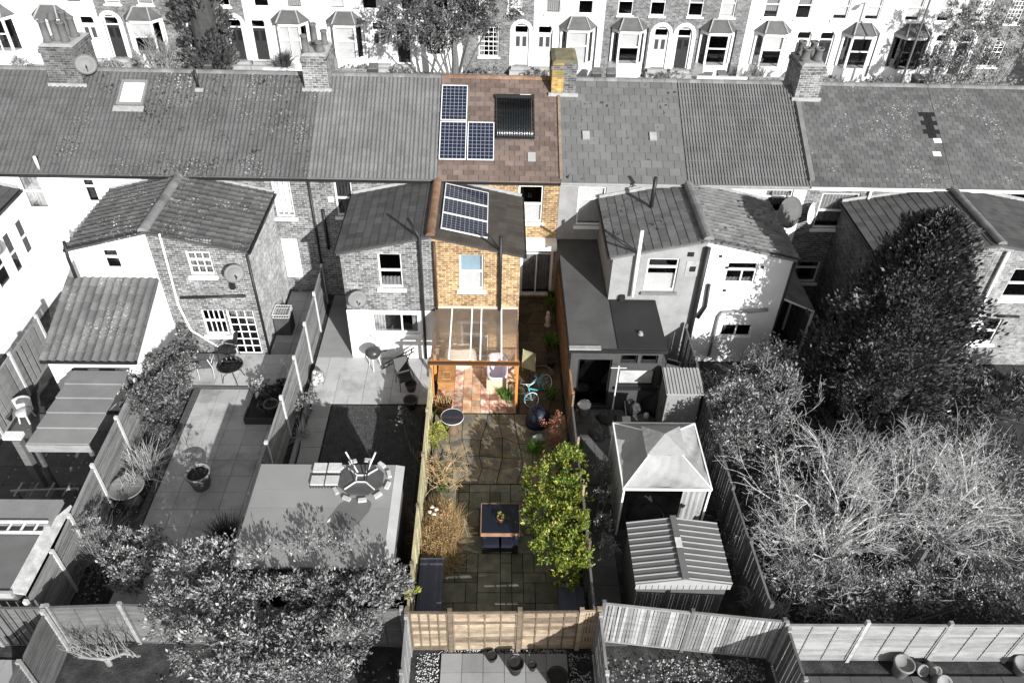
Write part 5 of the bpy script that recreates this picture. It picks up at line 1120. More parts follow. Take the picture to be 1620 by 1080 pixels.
t = thing('timber_post', 'thick pale timber post with bracket at far left', 'post', (-13.35, 15.1, 0)); pbox('shaft', M_f_dark, t, (-13.35, 15.1, 1.05), (.2, .2, 2.05)); pbox('cap', surf('pale_wood', .6, .8, .15, 3, 30, .004), t, (-13.45, 15.15, 2.15), (.5, .24, .12))
t = thing('garden_shed', 'flat felt-roofed shed at lower left with a ladder on top', 'shed', (-12.3, 11.6, 0))
MB().box(-13.5, -11.25, 10.35, 12.8, 0, 1.98).build('wall', M_f_dark, t); MB().box(-13.6, -11.3, 10.3, 12.15, 1.985, 2.05).build('roof', surf('shed_felt', .12, .9, .15, 1.5, 60, .003), t)
MB().box(-13.6, -11.15, 12.16, 12.95, 1.985, 2.12).build('roof_box', surf('shed_lid', .2, .85, .15, 2, 30, .003), t); MB().hexa([(-11.29, 10.3, 1.985), (-10.98+.02, 10.3, 1.9), (-10.98+.02, 12.9, 1.9), (-11.29, 12.15, 1.985)], [(-11.29, 10.3, 2.06), (-10.98, 10.3, 1.97), (-10.98, 12.9, 1.97), (-11.29, 12.15, 2.06)]).build('verge_board', surf('lichen_board', .42, .9, .3, 5, 40, .005), t)
MB().box(-13.6, -11.2, 10.22, 10.295, 1.9, 2.1).build('fascia', M_f_lt, t)
t = thing('ladder', 'pale ladder lying on the lower left shed roof', 'ladder', (-12.2, 12.2, 2.13))
for y in (11.9, 12.22): pbox('rail', surf('ladder_pale', .65, .6), t, (-12.4, y, 2.15), (2.4, .06, .05))
for i in range(7): pbox('rung', MATS['ladder_pale'], t, (-13.4+i*.33, 12.06, 2.15), (.05, .27, .03))
# ================================================================== gazebo garden
M_can = surf('canopy_cloth', .29, .85, .12, 1.5, 5, .02)
t = thing('gazebo', 'pale cloth garden gazebo with vented peak', 'gazebo', (4.78, 14.7, 0))
ga, gb, gc_, gd, gz, gp = 3.57, 5.98, 13.45, 15.92, 2.08, 2.85; mx_, my_ = (ga+gb)/2, (gc_+gd)/2
E_ = [(ga, gc_, gz), (gb, gc_, gz), (gb, gd, gz), (ga, gd, gz)]; T_ = [(mx_-.42, my_-.42, gp-.25), (mx_+.42, my_-.42, gp-.25), (mx_+.42, my_+.42, gp-.25), (mx_-.42, my_+.42, gp-.25)]
for i in range(4):
    j = (i+1) % 4; m = MB(); k = 16
    for a in range(k+1):
        for b in range(k+1):
            u, v = a/k, b/k; p = Vector(E_[i]).lerp(Vector(E_[j]), u); q = Vector(T_[i]).lerp(Vector(T_[j]), u); r_ = p.lerp(q, v); r_.z -= .17*math.sin(math.pi*u)*math.sin(math.pi*v*.9)+.02*math.sin(u*15+v*11+i*2)*math.sin(math.pi*u)+.012*math.sin(u*31-v*13)*math.sin(math.pi*u); m.v.append(tuple(r_))
    for a in range(k):
        for b in range(k): m.f.append((a*(k+1)+b, (a+1)*(k+1)+b, (a+1)*(k+1)+b+1, a*(k+1)+b+1))
    m.build('roof_panel', M_can, t, True)
m = MB(); q = [(mx_-.55, my_-.55, gp-.16), (mx_+.55, my_-.55, gp-.16), (mx_+.55, my_+.55, gp-.16), (mx_-.55, my_+.55, gp-.16)]
for i in range(4): m.face(q[i], q[(i+1) % 4], (mx_, my_, gp+.12))
m.build('vent_cap', M_can, t)
for i in range(4):
    j = (i+1) % 4; pbeam('eave_rail', M_paint, t, E_[i], E_[j], .04, .06); x, y, _ = E_[i]; pbox('leg', M_paint, t, (x+(.03 if i in (0, 3) else -.03), y+(.03 if i < 2 else -.03), gz/2), (.05, .05, gz-.06)); pbeam('hip_rail', M_paint, t, Vector(E_[i])+Vector((0, 0, .02)), Vector(T_[i])+Vector((0, 0, .02)), .03, .03)
def drape(name, p, q, z0, z1, mat, par, n=22, amp=.06):
    m = MB(); p, q = Vector(p), Vector(q); d = q-p; nn = Vector((-d.y, d.x, 0)).normalized()
    for i in range(n+1):
        a = p+d*(i/n)+nn*amp*math.sin(i*1.9); m.v += [(a.x, a.y, z0), (a.x*.5+(p+d*(i/n)).x*.5, a.y, z1)]
    m.f = [(2*i, 2*i+2, 2*i+3, 2*i+1) for i in range(n)]; return m.build(name, mat, par, True)
drape('side_curtain', (ga+.02, gc_+.1, 0), (ga+.02, gd-.1, 0), .15, gz-.05, M_can, t); drape('tied_curtain', (gb-.75, gc_+.05, 0), (gb-.08, gc_+.05, 0), .7, gz-.06, M_can, t, 14, .05); drape('side_curtain', (gb-.02, gc_+.9, 0), (gb-.02, gd-.1, 0), .15, gz-.05, M_can, t)
heap('cushion_pile', 'dark cushions piled under the gazebo', 'cushions', (4.5, 14.2, 0), .5, .4, .5, surf('dark_cushion', .05, .9), 12, rough=.25)
M_met = surf('grey_metal_sheet', .12, .45, .12, 1.5, 40, 0, piece=.05)
t = thing('metal_shed', 'grey ribbed metal shed with shallow gable behind silvered fence', 'shed', (4.75, 11.6, 0))
a, b, c, d, e, f = 3.55, 5.95, 10.68, 12.52, 1.88, 2.10; mx_ = (a+b)/2
m = MB(); m.box(a+.08, b-.08, c+.08, d-.08, 0, e-.04); m.build('wall', surf('shed_side', .10, .5, .1, 2, 30, 0), t)
for sx_, (x0, x1, z0, z1) in enumerate(((a, mx_, e, f), (mx_, b, f, e))):
    MB().hexa([(x0, c, z0-.03), (x1, c, z1-.03), (x1, d, z1-.03), (x0, d, z0-.03)], [(x0, c, z0), (x1, c, z1), (x1, d, z1), (x0, d, z0)]).build('roof_sheet', M_met, t)
    for i in range(11):
        y = c+.03+(d-c-.06)*i/10; pbeam('rib', surf('metal_rib', .34, .4, .08, 2, 30, 0), t, (x0, y, z0+.012), (x1, y, z1+.012), .024, .024)
m = MB().beam((mx_, c-.02, f+.03), (mx_, d+.02, f+.03), .16, .05); m.build('ridge_cap', M_met, t)
pbox('ridge_patch', surf('pale_patch', .6, .6), t, (mx_, 11.7, f+.062), (.16, .3, .01))
m = MB().prism([(a+.02, c-.005, e-.22), (b-.02, c-.005, e-.22), (b-.02, c-.005, e-.03), (mx_, c-.005, f-.03), (a+.02, c-.005, e-.03)], (0, .03, 0)); m.build('gable_trim', surf('gable_panel', .3, .6, .08, 2, 30, 0), t)
for i in range(15): pbox('gable_groove', M_dark, t, (a+.12+i*.155, c-.008, e-.13), (.012, .006, .17))
t = thing('plastic_shed', 'tall grey plastic garden shed with ribbed sloping roof', 'shed', (6.1, 17.85, 0))
a, b, c, d = 5.42, 6.6, 17.35, 18.35
MB().box(a+.06, b-.06, c+.08, d-.02, .02, 1.86).build('wall', surf('grey_plastic', .24, .6, .1, 2, 30, 0), t); V = Vector((0, d-c+.05, .16))
MB().hexa([(a, c, 1.87), (b, c, 1.87), (b, d+.05, 2.03), (a, d+.05, 2.03)], [(a, c, 1.91), (b, c, 1.91), (b, d+.05, 2.07), (a, d+.05, 2.07)]).build('roof', surf('plastic_roof', .3, .5, .1, 2, 30, 0), t)
for i in range(11): x = a+.06+(b-a-.12)*i/10; pbeam('roof_rib', MATS['plastic_roof'], t, (x, c, 1.925), (x, d+.05, 2.085), .05, .03)
MB().box(a+.03, a+.058, c+.2, d-.15, .1, 1.75).build('door', surf('shed_door', .12, .6), t); MB().box(a+.02, a+.03, c+.3, c+.34, .9, 1.02).build('handle', M_black, t)
c = g(1066, 590); tube_chair('white plastic armchair behind the grey plastic shed', (c.x-.2, c.y-.3, .02), 1.2, M_paint, M_paint, group='plastic chairs')
t = thing('bucket', 'pale grey bucket by the coloured garden fence', 'bucket', (*g(923, 660)[:2], .03)); c = g(923, 660)+Vector((0, .1, .03)); MB().lathe([(.17, 0), (.21, .44), (.225, .45), (.2, .46), (.01, .452)], c, 16).build('body', surf('bucket_grey', .4, .5), t, True); MB().tube([c+Vector((.22*math.cos(q), .22*math.sin(q)*.4, .46+.16*math.sin(q))) for q in [math.pi*i/8 for i in range(9)]], .008, 5).build('handle', M_alu, t)
t = thing('spade', 'broad shovel lying by the clutter of the dark patio', 'shovel', (4.5, 17.9, .04)); p, q = g(985, 640)+Vector((0, 0, .45)), g(990, 662)+Vector((0, 0, .1)); MB().tube([p, q], .018, 6).build('handle', surf('ash_handle', .4, .7), t)
dq = (q-p).normalized(); s_ = dq.cross(Vector((0, 0, 1))).normalized(); m = MB().add([q-s_*.14, q+s_*.14, q+dq*.38+s_*.14, q+dq*.38-s_*.14, q-s_*.14+Vector((0, 0, .02)), q+s_*.14+Vector((0, 0, .02)), q+dq*.38+s_*.14+Vector((0, 0, .02)), q+dq*.38-s_*.14+Vector((0, 0, .02))], [(0, 1, 2, 3), (7, 6, 5, 4), (0, 4, 5, 1), (1, 5, 6, 2), (2, 6, 7, 3), (3, 7, 4, 0)]); m.build('blade', M_alu, t)
for k, (px, py, rx, ry, h_, col, lab) in enumerate(((1035, 645, .6, .45, .75, .02, 'black heap of covered tools beside the plastic shed'), (1000, 650, .35, .25, .4, .05, 'dark tool bag left of the black heap'), (960, 665, .3, .25, .35, .06, 'dark sack near the bucket'), (945, 690, .25, .25, .3, .12, 'grey bundle beside wire fence'), (1022, 660, .1, .1, .18, .6, 'small pale ball on the dark patio'))):
    heap('garden_clutter', lab, 'clutter', (*g(px, py)[:2], .03), rx, ry, h_, surf('clutter%d' % k, col, .6, .3, 5, 30, .02), 20+k, 'clutter on the dark patio', rough=.3 if k < 4 else .02)
t = thing('clothes_prop', 'thin pale clothes-line pole standing on the dark patio', 'pole', (*g(967, 660)[:2], .03)); c = g(967, 660); MB().tube([(c.x, c.y, .03), (c.x, c.y, 2.3)], .025, 6).build('shaft', M_alu, t); MB().tube([(c.x-.25, c.y, 2.22), (c.x+.25, c.y, 2.22)], .015, 5).build('crossbar', M_alu, t)
# ================================================================== foreground pots
for k, (px, py, r_, h_) in enumerate(((778, 1040, .14, .18), (815, 1058, .2, .38), (842, 1055, .11, .2), (880, 1078, .26, .35), (922, 1058, .17, .22))):
    c = g(px, py); pot('black pot in the tiled yard, %s from the left' % ('first', 'second', 'third', 'fourth', 'fifth')[k], (c.x, c.y-.05, .03), r_, h_, surf('black_pot', .02, .6), group='pots in the tiled yard')
for k, (px, py, r_, h_, an) in enumerate(((1420, 1065, .24, .5, .0), (1445, 1050, .15, .4, .9), (1465, 1050, .15, .4, 1.0), (1478, 1078, .2, .4, .6), (1612, 1062, .25, .35, 0))):
    c = g(px, py); t = pot('grey pot at lower right, %s' % ('upright and tapered', 'tilted left of a pair', 'tilted right of a pair', 'fallen nearest the frame', 'at the frame corner')[k], (c.x, c.y, .03), r_, h_, surf('stone_pot', .2, .8, .15, 4, 30, .003), soil=False, group='pots at lower right'); 
    if an: t.rotation_euler = (an, .1, 0)
# ================================================================== across the street
t = thing('street_lamp', 'thin grey street lamp rising behind the right-hand roof', 'street lamp', (24.3, 44.9, .1))
c = wy(1425, 135, 44.9); tp = wy(1463, 22, 44.9); x = (c.x+tp.x)/2; MB().tube([(x, 44.9, .1), (x, 44.9, 2), (x, 44.9, 6.6)], [.09, .07, .05], 8).build('pole', surf('lamp_grey', .08, .6), t, True); MB().tube([(x, 44.9, 6.55), (x, 44.6, 6.7), (x-.1, 44.2, 6.72)], .035, 6).build('arm', MATS['lamp_grey'], t); MB().box(x-.2, x+.05, 43.95, 44.35, 6.62, 6.74).build('lantern', MATS['lamp_grey'], t)
M_bin = surf('bin_plastic', .05, .5)
for k, px in enumerate((945, 968, 330, 590, 1145, 1460)):
    c = wy(px, 105, 46.6); t = thing('wheelie_bin', 'dark wheelie bin %s' % ('left of two beside the yellow chimney', 'right of two beside the yellow chimney', 'behind the lichened roof', 'left of the street tree', 'before the brick bay house', 'right of the street lamp')[k], 'bin', (c.x, 46.6, 0), 'bins across the street')
    MB().hexa([(c.x-.22, 46.4, 0), (c.x+.22, 46.4, 0), (c.x+.22, 46.85, 0), (c.x-.22, 46.85, 0)], [(c.x-.28, 46.3, .95), (c.x+.28, 46.3, .95), (c.x+.28, 46.95, .95), (c.x-.28, 46.95, .95)]).build('body', M_bin, t); MB().hexa([(c.x-.3, 46.28, .955), (c.x+.3, 46.28, .955), (c.x+.3, 47.0, .955), (c.x-.3, 47.0, .955)], [(c.x-.28, 46.3, 1.0), (c.x+.28, 46.3, 1.0), (c.x+.26, 46.95, 1.1), (c.x-.26, 46.95, 1.1)]).build('lid', surf('bin_lid', .12, .5), t)
for i, (xc, _) in enumerate(pairs):
    for s in (-1, 1):
        xa, xb = sorted((xc+s*1.25, edges[i] if s < 0 else edges[i+1])); o = MB().box(xa+.05, xb-.05, 46.0, 46.2, 0, .75+.25*((i*2+s) % 3 == 0)).build('garden_wall', (M_white, MO_br, WMO['g'])[(i+s) % 3], loc=((xa+xb)/2, 46.1, 0)); tag(o, 'low front garden wall across the street, %s house of pair %s' % ('left' if s < 0 else 'right', ('at far left', 'by the conifer', 'by the street tree', 'by the yellow chimney', 'with brick bays', 'by the right chimney', 'by the street lamp')[i]), 'wall', 'front garden walls')
paving('front_gardens', -33, 33, 46.25, 48.4, 4.4, 2.1, M_slab_m, .03)
# ================================================================== vegetation
from mathutils import noise as NZ
def rdir(q):
    while True:
        v = Vector((q.uniform(-1, 1), q.uniform(-1, 1), q.uniform(-1, 1)))
        if .05 < v.length < 1: return v.normalized()
KEEP_OUT = [(-6.3, -2.2, 10.7, 14, 0, 2.6), (7.0, 16, 8.5, 9.95, 0, 3), (-6.3, -2.2, 10.0, 10.75, 0, 1.0)]
def leaves(lobes, n, size, seed, gap=.0, up=.35, aspect=.5, low=-.35, hollow=.5, clump=2.6, droop=0, fold=.12):
    """leaf-sized blades spread through a group of uneven lobes (cx,cy,cz,rx,ry,rz)"""
    q = random.Random(seed); m = MB(); W = [l[3]*l[4]+l[3]*l[5] for l in lobes]; off = Vector((seed*3.1, seed*1.7, 0)); V, F = m.v, m.f
    cl = []
    for _ in range(max(6, n//22)):
        l = q.choices(lobes, W)[0]; d = rdir(q)
        if d.z < low: d.z = -d.z*.6; d.normalize()
        cl.append((l, d, q.uniform(.72, 1.08), q.uniform(.55, 1.3)))
    for _ in range(n):
        l, d, cr_, cs_ = q.choice(cl); d = (d+rdir(q)*q.uniform(.02, .34)).normalized()
        bump = 1+.42*NZ.noise(d*clump+off+Vector(l[:3]))
        if gap and NZ.noise(Vector(l[:3])*.7+d*3.3+off*1.3) < gap-.75: continue
        rr = bump*cr_*(hollow+(1-hollow)*q.random()**.4)
        p = Vector((l[0]+d.x*l[3]*rr, l[1]+d.y*l[4]*rr, max(.03, l[2]+d.z*l[5]*rr)))
        if any(k[0] < p.x < k[1] and k[2] < p.y < k[3] and k[4] < p.z < k[5] for k in KEEP_OUT): continue
        a = (d*.7+rdir(q)*.75+Vector((0, 0, up-droop))).normalized(); nn = (rdir(q)*.8+d*.6+Vector((0, 0, .5))); s = a.cross(nn)
        if s.length < 1e-3: continue
        s.normalize(); nn = s.cross(a); L = size*cs_*q.uniform(.6, 1.3); w_ = L*aspect*.5; mid = p+a*L*.45; k = len(V)
        V += [tuple(p), tuple(mid+s*w_+nn*L*fold), tuple(p+a*L), tuple(mid-s*w_+nn*L*fold)]; F += [(k, k+1, k+2), (k, k+2, k+3)]
    return m
def limb(m, p, d, L, r, depth, q, spread=.6, kids=3, upw=.15, n=4, taper=.65, twist=.25, segs=3, minr=.004, shrink=.68):
    """one limb with its twigs, grown recursively"""
    pts = [Vector(p)]; dd = Vector(d).normalized(); rs = [r]
    for i in range(segs):
        dd = (dd+rdir(q)*twist+Vector((0, 0, upw*.3))).normalized(); pts.append(pts[-1]+dd*(L/segs)); rs.append(max(minr*.6, r*(1-(1-taper)*(i+1)/segs)))
        if pts[-1].z < .1: pts[-1].z = .1
    m.tube(pts, rs, n if r > .015 else 3, False)
    if depth <= 0: return
    for k in range(kids+(1 if q.random() < .4 else 0)):
        t = q.uniform(.25, 1); i = min(segs-1, int(t*segs)); b = pts[i].lerp(pts[i+1], t*segs-i); nd = (dd+rdir(q)*spread*1.3+Vector((0, 0, upw))).normalized()
        limb(m, b, nd, L*q.uniform(shrink*.75, shrink*1.15), max(minr, rs[i+1]*q.uniform(.5, .72)), depth-1, q, spread, kids, upw, n, taper, twist*1.1, max(2, segs-1) if depth < 2 else segs, minr, shrink)
def blades(c, n, L, spread, w_, seed, droop=.5, h0=0, rx=.1, ry=.1, segs=3):
    q = random.Random(seed); m = MB(); c = Vector(c)
    for _ in range(n):
        a = q.uniform(0, 2*math.pi); p = c+Vector((q.gauss(0, rx), q.gauss(0, ry), h0)); t = abs(q.gauss(0, spread)); d = Vector((math.cos(a)*math.sin(t), math.sin(a)*math.sin(t), math.cos(t))).normalized(); l = L*q.uniform(.55, 1.15)
        s = d.cross(Vector((0, 0, 1))); s = s.normalized() if s.length > .01 else Vector((1, 0, 0)); k = len(m.v)
        for i in range(segs+1):
            f = i/segs; pt = p+d*l*f+Vector((d.x, d.y, 0))*l*droop*f*f*.5-Vector((0, 0, 1))*l*droop*f*f*.45; pt.z = max(pt.z, .04); ww = w_*(1-f*.85)*.5
            m.v += [tuple(pt-s*ww), tuple(pt+s*ww)]
        for i in range(segs): m.f.append((k+2*i, k+2*i+1, k+2*i+3, k+2*i+2))
    return m
L_mid = leaf('mid_grey_leaves', [.05, .15, .32, .09, .5, .2], .38, .25)
L_dark = leaf('dark_grey_leaves', [.03, .07, .14, .05, .24], .35, .15)
L_lite = leaf('pale_grey_leaves', [.12, .3, .2, .42], .5, .3)
L_con = leaf('conifer_sprays', [.02, .05, .035, .12, .06, .17], .55, .12)
L_ivy = leaf('ivy_leaves', [.05, .14, .09, .34], .35, .2)
L_green = leaf('green_yellow_leaves', [(.04, .10, .02), (.07, .15, .025), (.12, .22, .03), (.30, .36, .05), (.08, .16, .03), (.42, .36, .06), (.20, .28, .04), (.5, .48, .12), (.28, .20, .06)], .4, .35)
L_yel = leaf('yellow_green_leaves', [(.30, .33, .06), (.42, .40, .10), (.18, .24, .04)], .45, .3)
L_grn = leaf('fresh_green_leaves', [(.04, .12, .02), (.10, .22, .03), (.2, .3, .06)], .4, .3)
L_red = leaf('red_buds', [(.40, .13, .08), (.5, .24, .14), (.3, .10, .07)], .5, .2)
L_dry = leaf('dry_heather', [(.36, .23, .11), (.48, .33, .17), (.28, .17, .08), (.55, .41, .23), (.38, .31, .11)], .8, .2)
L_drg = leaf('dry_grey_heads', [.14, .24, .32, .2], .8, .2)
L_bl = leaf('dark_blades', [.03, .06, .09], .4, .15); L_blp = leaf('pale_blades', [.3, .5, .2, .6], .5, .2)
M_bark = surf('grey_bark', .12, .9, .3, 8, 40, .01); M_barkp = surf('pale_twigs', .43, .85, .3, 4, 40, .003); M_bark_c = surf('tan_twigs', (.42, .30, .17), .85, .3, 4, 40, .003); M_bark_r = surf('red_twigs', (.36, .16, .10), .85, .3, 4, 40, .003); M_barkd = surf('dark_bark', .05, .9)
def shrub(name, label, cat, base, lobes, n, size, mat, seed, bark=None, group=None, r=.03, **kw):
    t = thing(name, label, cat, base, group); b = Vector(base)
    m = leaves(lobes, n, size, seed, **kw); m.build('crown', mat, t, fix=False); s = MB()
    for l in lobes:
        c = Vector(l[:3]); s.tube([b+Vector((rnd.uniform(-.08, .08), rnd.uniform(-.08, .08), 0)), b.lerp(c, .5)+Vector((0, 0, .1)), c], [r, r*.7, r*.35], 5, False)
    s.build('trunk', bark or M_bark, t); return t
def lob(pts, r, z, rz=None): return [(*g(x, y, z)[:2], z, r*rnd.uniform(.85, 1.15), r*rnd.uniform(.85, 1.15), (rz or r)) for x, y in pts]
# ---- coloured garden
C5 = lob([(895, 735), (855, 768), (895, 780), (860, 815), (900, 830), (875, 860), (905, 880)], .6, 1.2, .65)+lob([(895, 912)], .4, .8)
shrub('leafy_shrub', 'large green and yellow leafy shrub spilling over the coloured patio', 'shrub', (2.15, 13.6, 0), C5, 11500, .105, L_green, 3, r=.05, aspect=.55, gap=.38)
shrub('small_shrub', 'yellow-green shrub against the left fence of the coloured garden', 'shrub', (-1.7, 16.6, 0), lob([(690, 688), (678, 700)], .34, .55, .42), 1500, .07, L_yel, 5, gap=.2)
t = thing('leafless_shrub', 'leafless tan-twigged shrub below the yellow-green bush', 'shrub', (-1.4, 15.4, 0)); m = MB(); q = random.Random(8)
for k in range(15): limb(m, (-1.45+q.uniform(-.2, .2), 15.35+q.uniform(-.2, .2), 0), (q.uniform(-.6, .9), q.uniform(-.9, .9), 1), .78, .026, 3, q, .7, 2, .2, 4, .6, .28, 3, .007)
m.build('branches', M_bark_c, t, fix=False); leaves([(-1.5, 15.3, .25, .45, .5, .3)], 260, .08, 77).build('crown', L_grn, t, fix=False)
t = thing('dry_heather', 'mound of dry brown heather along the left fence', 'shrub', (-1.45, 13.3, 0)); m = MB()
for k, (x, y, h_) in enumerate(((-1.45, 13.9, .75), (-1.3, 13.5, .85), (-1.5, 13.0, .85), (-1.4, 12.6, .7), (-1.65, 13.4, .8))):
    mm = blades((x, y, 0), 1100, h_, .55, .014, 30+k, .55, .05, .2, .2); kk = len(m.v); m.v += mm.v; m.f += [tuple(i+kk for i in f) for f in mm.f]
m.build('stems', L_dry, t, fix=False); leaves([(-1.45, 13.3, .42, .52, .9, .4)], 6000, .06, 78, aspect=.3).build('crown', L_dry, t, fix=False)
for k in range(4): heap('stone', 'pale stone lying in the dry heather, %s' % ('topmost', 'rightmost', 'leftmost', 'lowest')[k], 'stone', tuple(g(*((684, 802), (690, 806), (680, 810), (687, 813))[k], .82)), .06, .05, .05, surf('chalk_stone', (.6, .55, .47), .9), 50+k, 'stones in the heather', rough=.3)
t = thing('red_shrub', 'small pink-budded bare shrub beside the right fence', 'shrub', (2.1, 17.1, 0)); m = MB(); q = random.Random(18)
for k in range(9): limb(m, (2.05+q.uniform(-.1, .1), 17.0+q.uniform(-.1, .1), 0), (q.uniform(-.6, .5), q.uniform(-.6, .6), 1), .6, .02, 3, q, .75, 2, .2, 4, .6, .3, 3, .005)
m.build('branches', M_bark_r, t, fix=False); leaves([(2.05, 17.0, .8, .55, .5, .5)], 420, .055, 79, hollow=.2).build('buds', L_red, t, fix=False)['kind'] = 'stuff'
for k, (px, py, h_, n_, mt) in enumerate(((800, 628, .5, 130, L_grn), (848, 712, .45, 170, L_grn), (698, 640, .5, 60, L_dry), (868, 465, .5, 120, L_grn), (866, 548, .45, 120, L_grn), (866, 490, .4, 100, L_grn), (866, 632, .3, 60, L_grn), (690, 650, .35, 90, L_grn), (915, 705, .3, 70, L_grn))):
    c = g(px, py); base = (c.x+(.1 if px > 860 and px < 870 else 0), c.y, .3 if px in (868, 866) else .4 if px == 698 else .03)
    if px == 698: base = (-1.6, 18.42, .38)
    t = thing('arching_plant', 'tuft of arching leaves %s' % ('at the right canopy post', 'under the pink-budded shrub', 'in the big terracotta pot', 'at the far end of alley', 'midway along the alley', 'beside the white figure', 'in shade near bicycle', 'behind the round table', 'at the orange corner of the fence')[k], 'plant', base, 'small plants in the coloured garden'); blades(base, n_, h_, .7, .035, 90+k, .7).build('leaves', mt, t, fix=False)
t = thing('table_plant', 'tiny leafy plant in the pot on the table', 'plant', (.27, 13.4, .9)); leaves([(.27, 13.4, .98, .09, .09, .1)], 160, .05, 14).build('leaves', L_yel, t, fix=False); blades((.27, 13.4, .88), 20, .14, .3, .02, 15).build('stems', L_grn, t, fix=False)
c = g(655, 945, 1.75); shrub('sprig', 'bright green sprig poking over the fence corner', 'plant', (c.x, c.y, 1.3), [(c.x, c.y, 1.8, .26, .14, .1)], 130, .11, L_yel, 33, r=.01)
C8 = lob([(955, 745), (962, 785), (955, 830), (960, 870)], .36, .95, .5)
shrub('grey_shrub', 'grey leafy shrub overhanging right of the coloured garden fence', 'shrub', (3.0, 13.6, 0), C8, 2300, .06, L_mid, 41, gap=.3)
# ---- left gardens
V6 = lob([(290, 905), (350, 890), (420, 895), (490, 880), (560, 885), (610, 925), (285, 965), (350, 955), (430, 955), (510, 945), (580, 960), (320, 1025), (400, 1020), (480, 1020), (545, 1010), (360, 1075), (440, 1075), (510, 1065)], .66, 2.1, .8)+[(-6.1+i*.8, 10.25+.1*(i % 2), 2.1+.1*((i*7) % 3), .45, .36, .42) for i in range(5)]
shrub('laurel_tree', 'huge glossy-leaved laurel filling the lower left foreground', 'tree', (-5.2, 9.4, 0), V6, 43000, .10, L_mid, 51, r=.08, aspect=.5, gap=.18)
V4 = lob([(205, 865), (185, 890), (230, 890), (205, 915), (240, 860)], .42, 1.0, .6)
shrub('glossy_shrub', 'rounded glossy-leaved shrub beside the lower left path', 'shrub', (-9.3, 11.7, 0), V4, 6500, .085, L_mid, 52, gap=.1)
V1 = lob([(205, 600), (235, 590), (270, 575), (290, 555), (240, 625), (275, 610), (225, 640), (290, 590), (200, 570)], .5, 1.3, .65)
shrub('ivy_bush', 'dense ivy bush between shelter and raised patio', 'shrub', (-10.6, 18.6, 0), V1, 14000, .09, L_ivy, 53, r=.05, gap=.1, aspect=.7)
c = g(262, 640, .6); shrub('low_ivy', 'low trailing ivy below the ivy bush by the path', 'shrub', (-10.5, 17.0, 0), lob([(262, 645), (245, 675), (255, 660)], .42, .4, .4), 2600, .08, L_dark, 54)
t = thing('grass_plant', 'pale spiky grass clump over the bowl table', 'plant', (-10.55, 15.6, 0)); blades((-10.55, 15.6, 0), 420, 1.15, .55, .025, 61, .5, .1, .18, .18).build('leaves', L_blp, t, fix=False)
t = thing('hanging_plant', 'pale trailing plant resting in the bowl table', 'plant', (-10.55, 14.75, .62)); blades((-10.5, 14.85, .62), 120, .4, .7, .02, 62, .8).build('leaves', L_blp, t, fix=False)
t = thing('yucca', 'dark spiky yucca against the summerhouse side', 'plant', (-7.35, 13.05, .03)); blades((-7.35, 13.05, .1), 700, .85, .85, .028, 63, .25).build('leaves', L_bl, t, fix=False); MB().tube([(-7.35, 13.05, .03), (-7.35, 13.05, .35)], .08, 8).build('trunk', M_bark, t)
t = thing('dried_hydrangea', 'dried pale bush leaning over fence at lower left', 'shrub', (-10.6, 12.55, 0)); blades((-10.6, 12.55, 0), 900, 1.5, .34, .02, 64, .75, .1, .16, .16).build('stems', L_drg, t, fix=False); leaves(lob([(140, 835), (150, 850)], .36, 1.35, .3), 1500, .07, 65, aspect=.35).build('crown', L_drg, t, fix=False)
t = thing('olive_sapling', 'sparse pale olive sapling in the large grey pot', 'tree', (-8.68, 15.15, .55)); m = MB(); q = random.Random(3); limb(m, (-8.68, 15.15, .55), (0, 0, 1), .5, .015, 2, q, .8, 3, .2, 4); m.build('trunk', M_bark, t, fix=False); leaves([(-8.8, 15.2, 1.15, .3, .25, .18), (-8.5, 15.2, 1.1, .2, .2, .15)], 420, .07, 66, aspect=.3).build('crown', L_lite, t, fix=False)
for k, (x, y, h_, n_) in enumerate(((-7.6, 18.7, .5, 260), (-7.0, 19.0, .5, 260), (-7.8, 19.1, .4, 120), (-7.5, 18.3, .4, 150))):
    t = thing('planter_plant', 'leafy plant in the raised planter, %s' % ('centre', 'rear right by the fence', 'pale one rear left', 'front left')[k], 'plant', (x, y, .25), 'plants in the raised planter'); leaves([(x, y, .45, .3, .3, .25)], n_*3, .09, 70+k).build('leaves', L_dark if k != 2 else L_blp, t, fix=False); blades((x, y, .25), 30, .35, .4, .02, 75+k).build('stems', L_bl, t, fix=False)
shrub('fence_plant', 'straggly plant under the woven fence near the compost bag', 'shrub', (-6.1, 17.9, 0), lob([(490, 632), (478, 650)], .3, .3, .28), 900, .09, L_mid, 81)
t = thing('pale_grass', 'pale strappy plant at the woven fence foot', 'plant', (-6.1, 17.3, 0)); blades((-6.1, 17.3, .0), 90, .6, .8, .03, 82, .6).build('leaves', L_blp, t, fix=False)
shrub('border_shrub', 'thin shrub in shade along the lawn border', 'shrub', (-2.6, 16.6, 0), lob([(640, 680), (636, 660)], .3, .6, .4), 700, .07, L_dark, 83, gap=.35)
q = random.Random(31); m = MB()
for _ in range(9000):
    x, y = q.uniform(-5.33, -2.32), q.uniform(14.1, 18.62); h_ = q.uniform(.03, .07); a = q.uniform(0, 6.3); k = len(m.v); m.v += [(x, y, .018), (x+.012*math.cos(a), y+.012*math.sin(a), .018), (x+q.uniform(-.03, .03), y+q.uniform(-.03, .03), .02+h_)]; m.f.append((k, k+1, k+2))
o = m.build('grass', leaf('lawn_grass', [.05, .09, .13, .18], .6, .2), fix=False); o['kind'] = 'stuff'; tag(o, 'short patchy grass on the small lawn', 'grass')
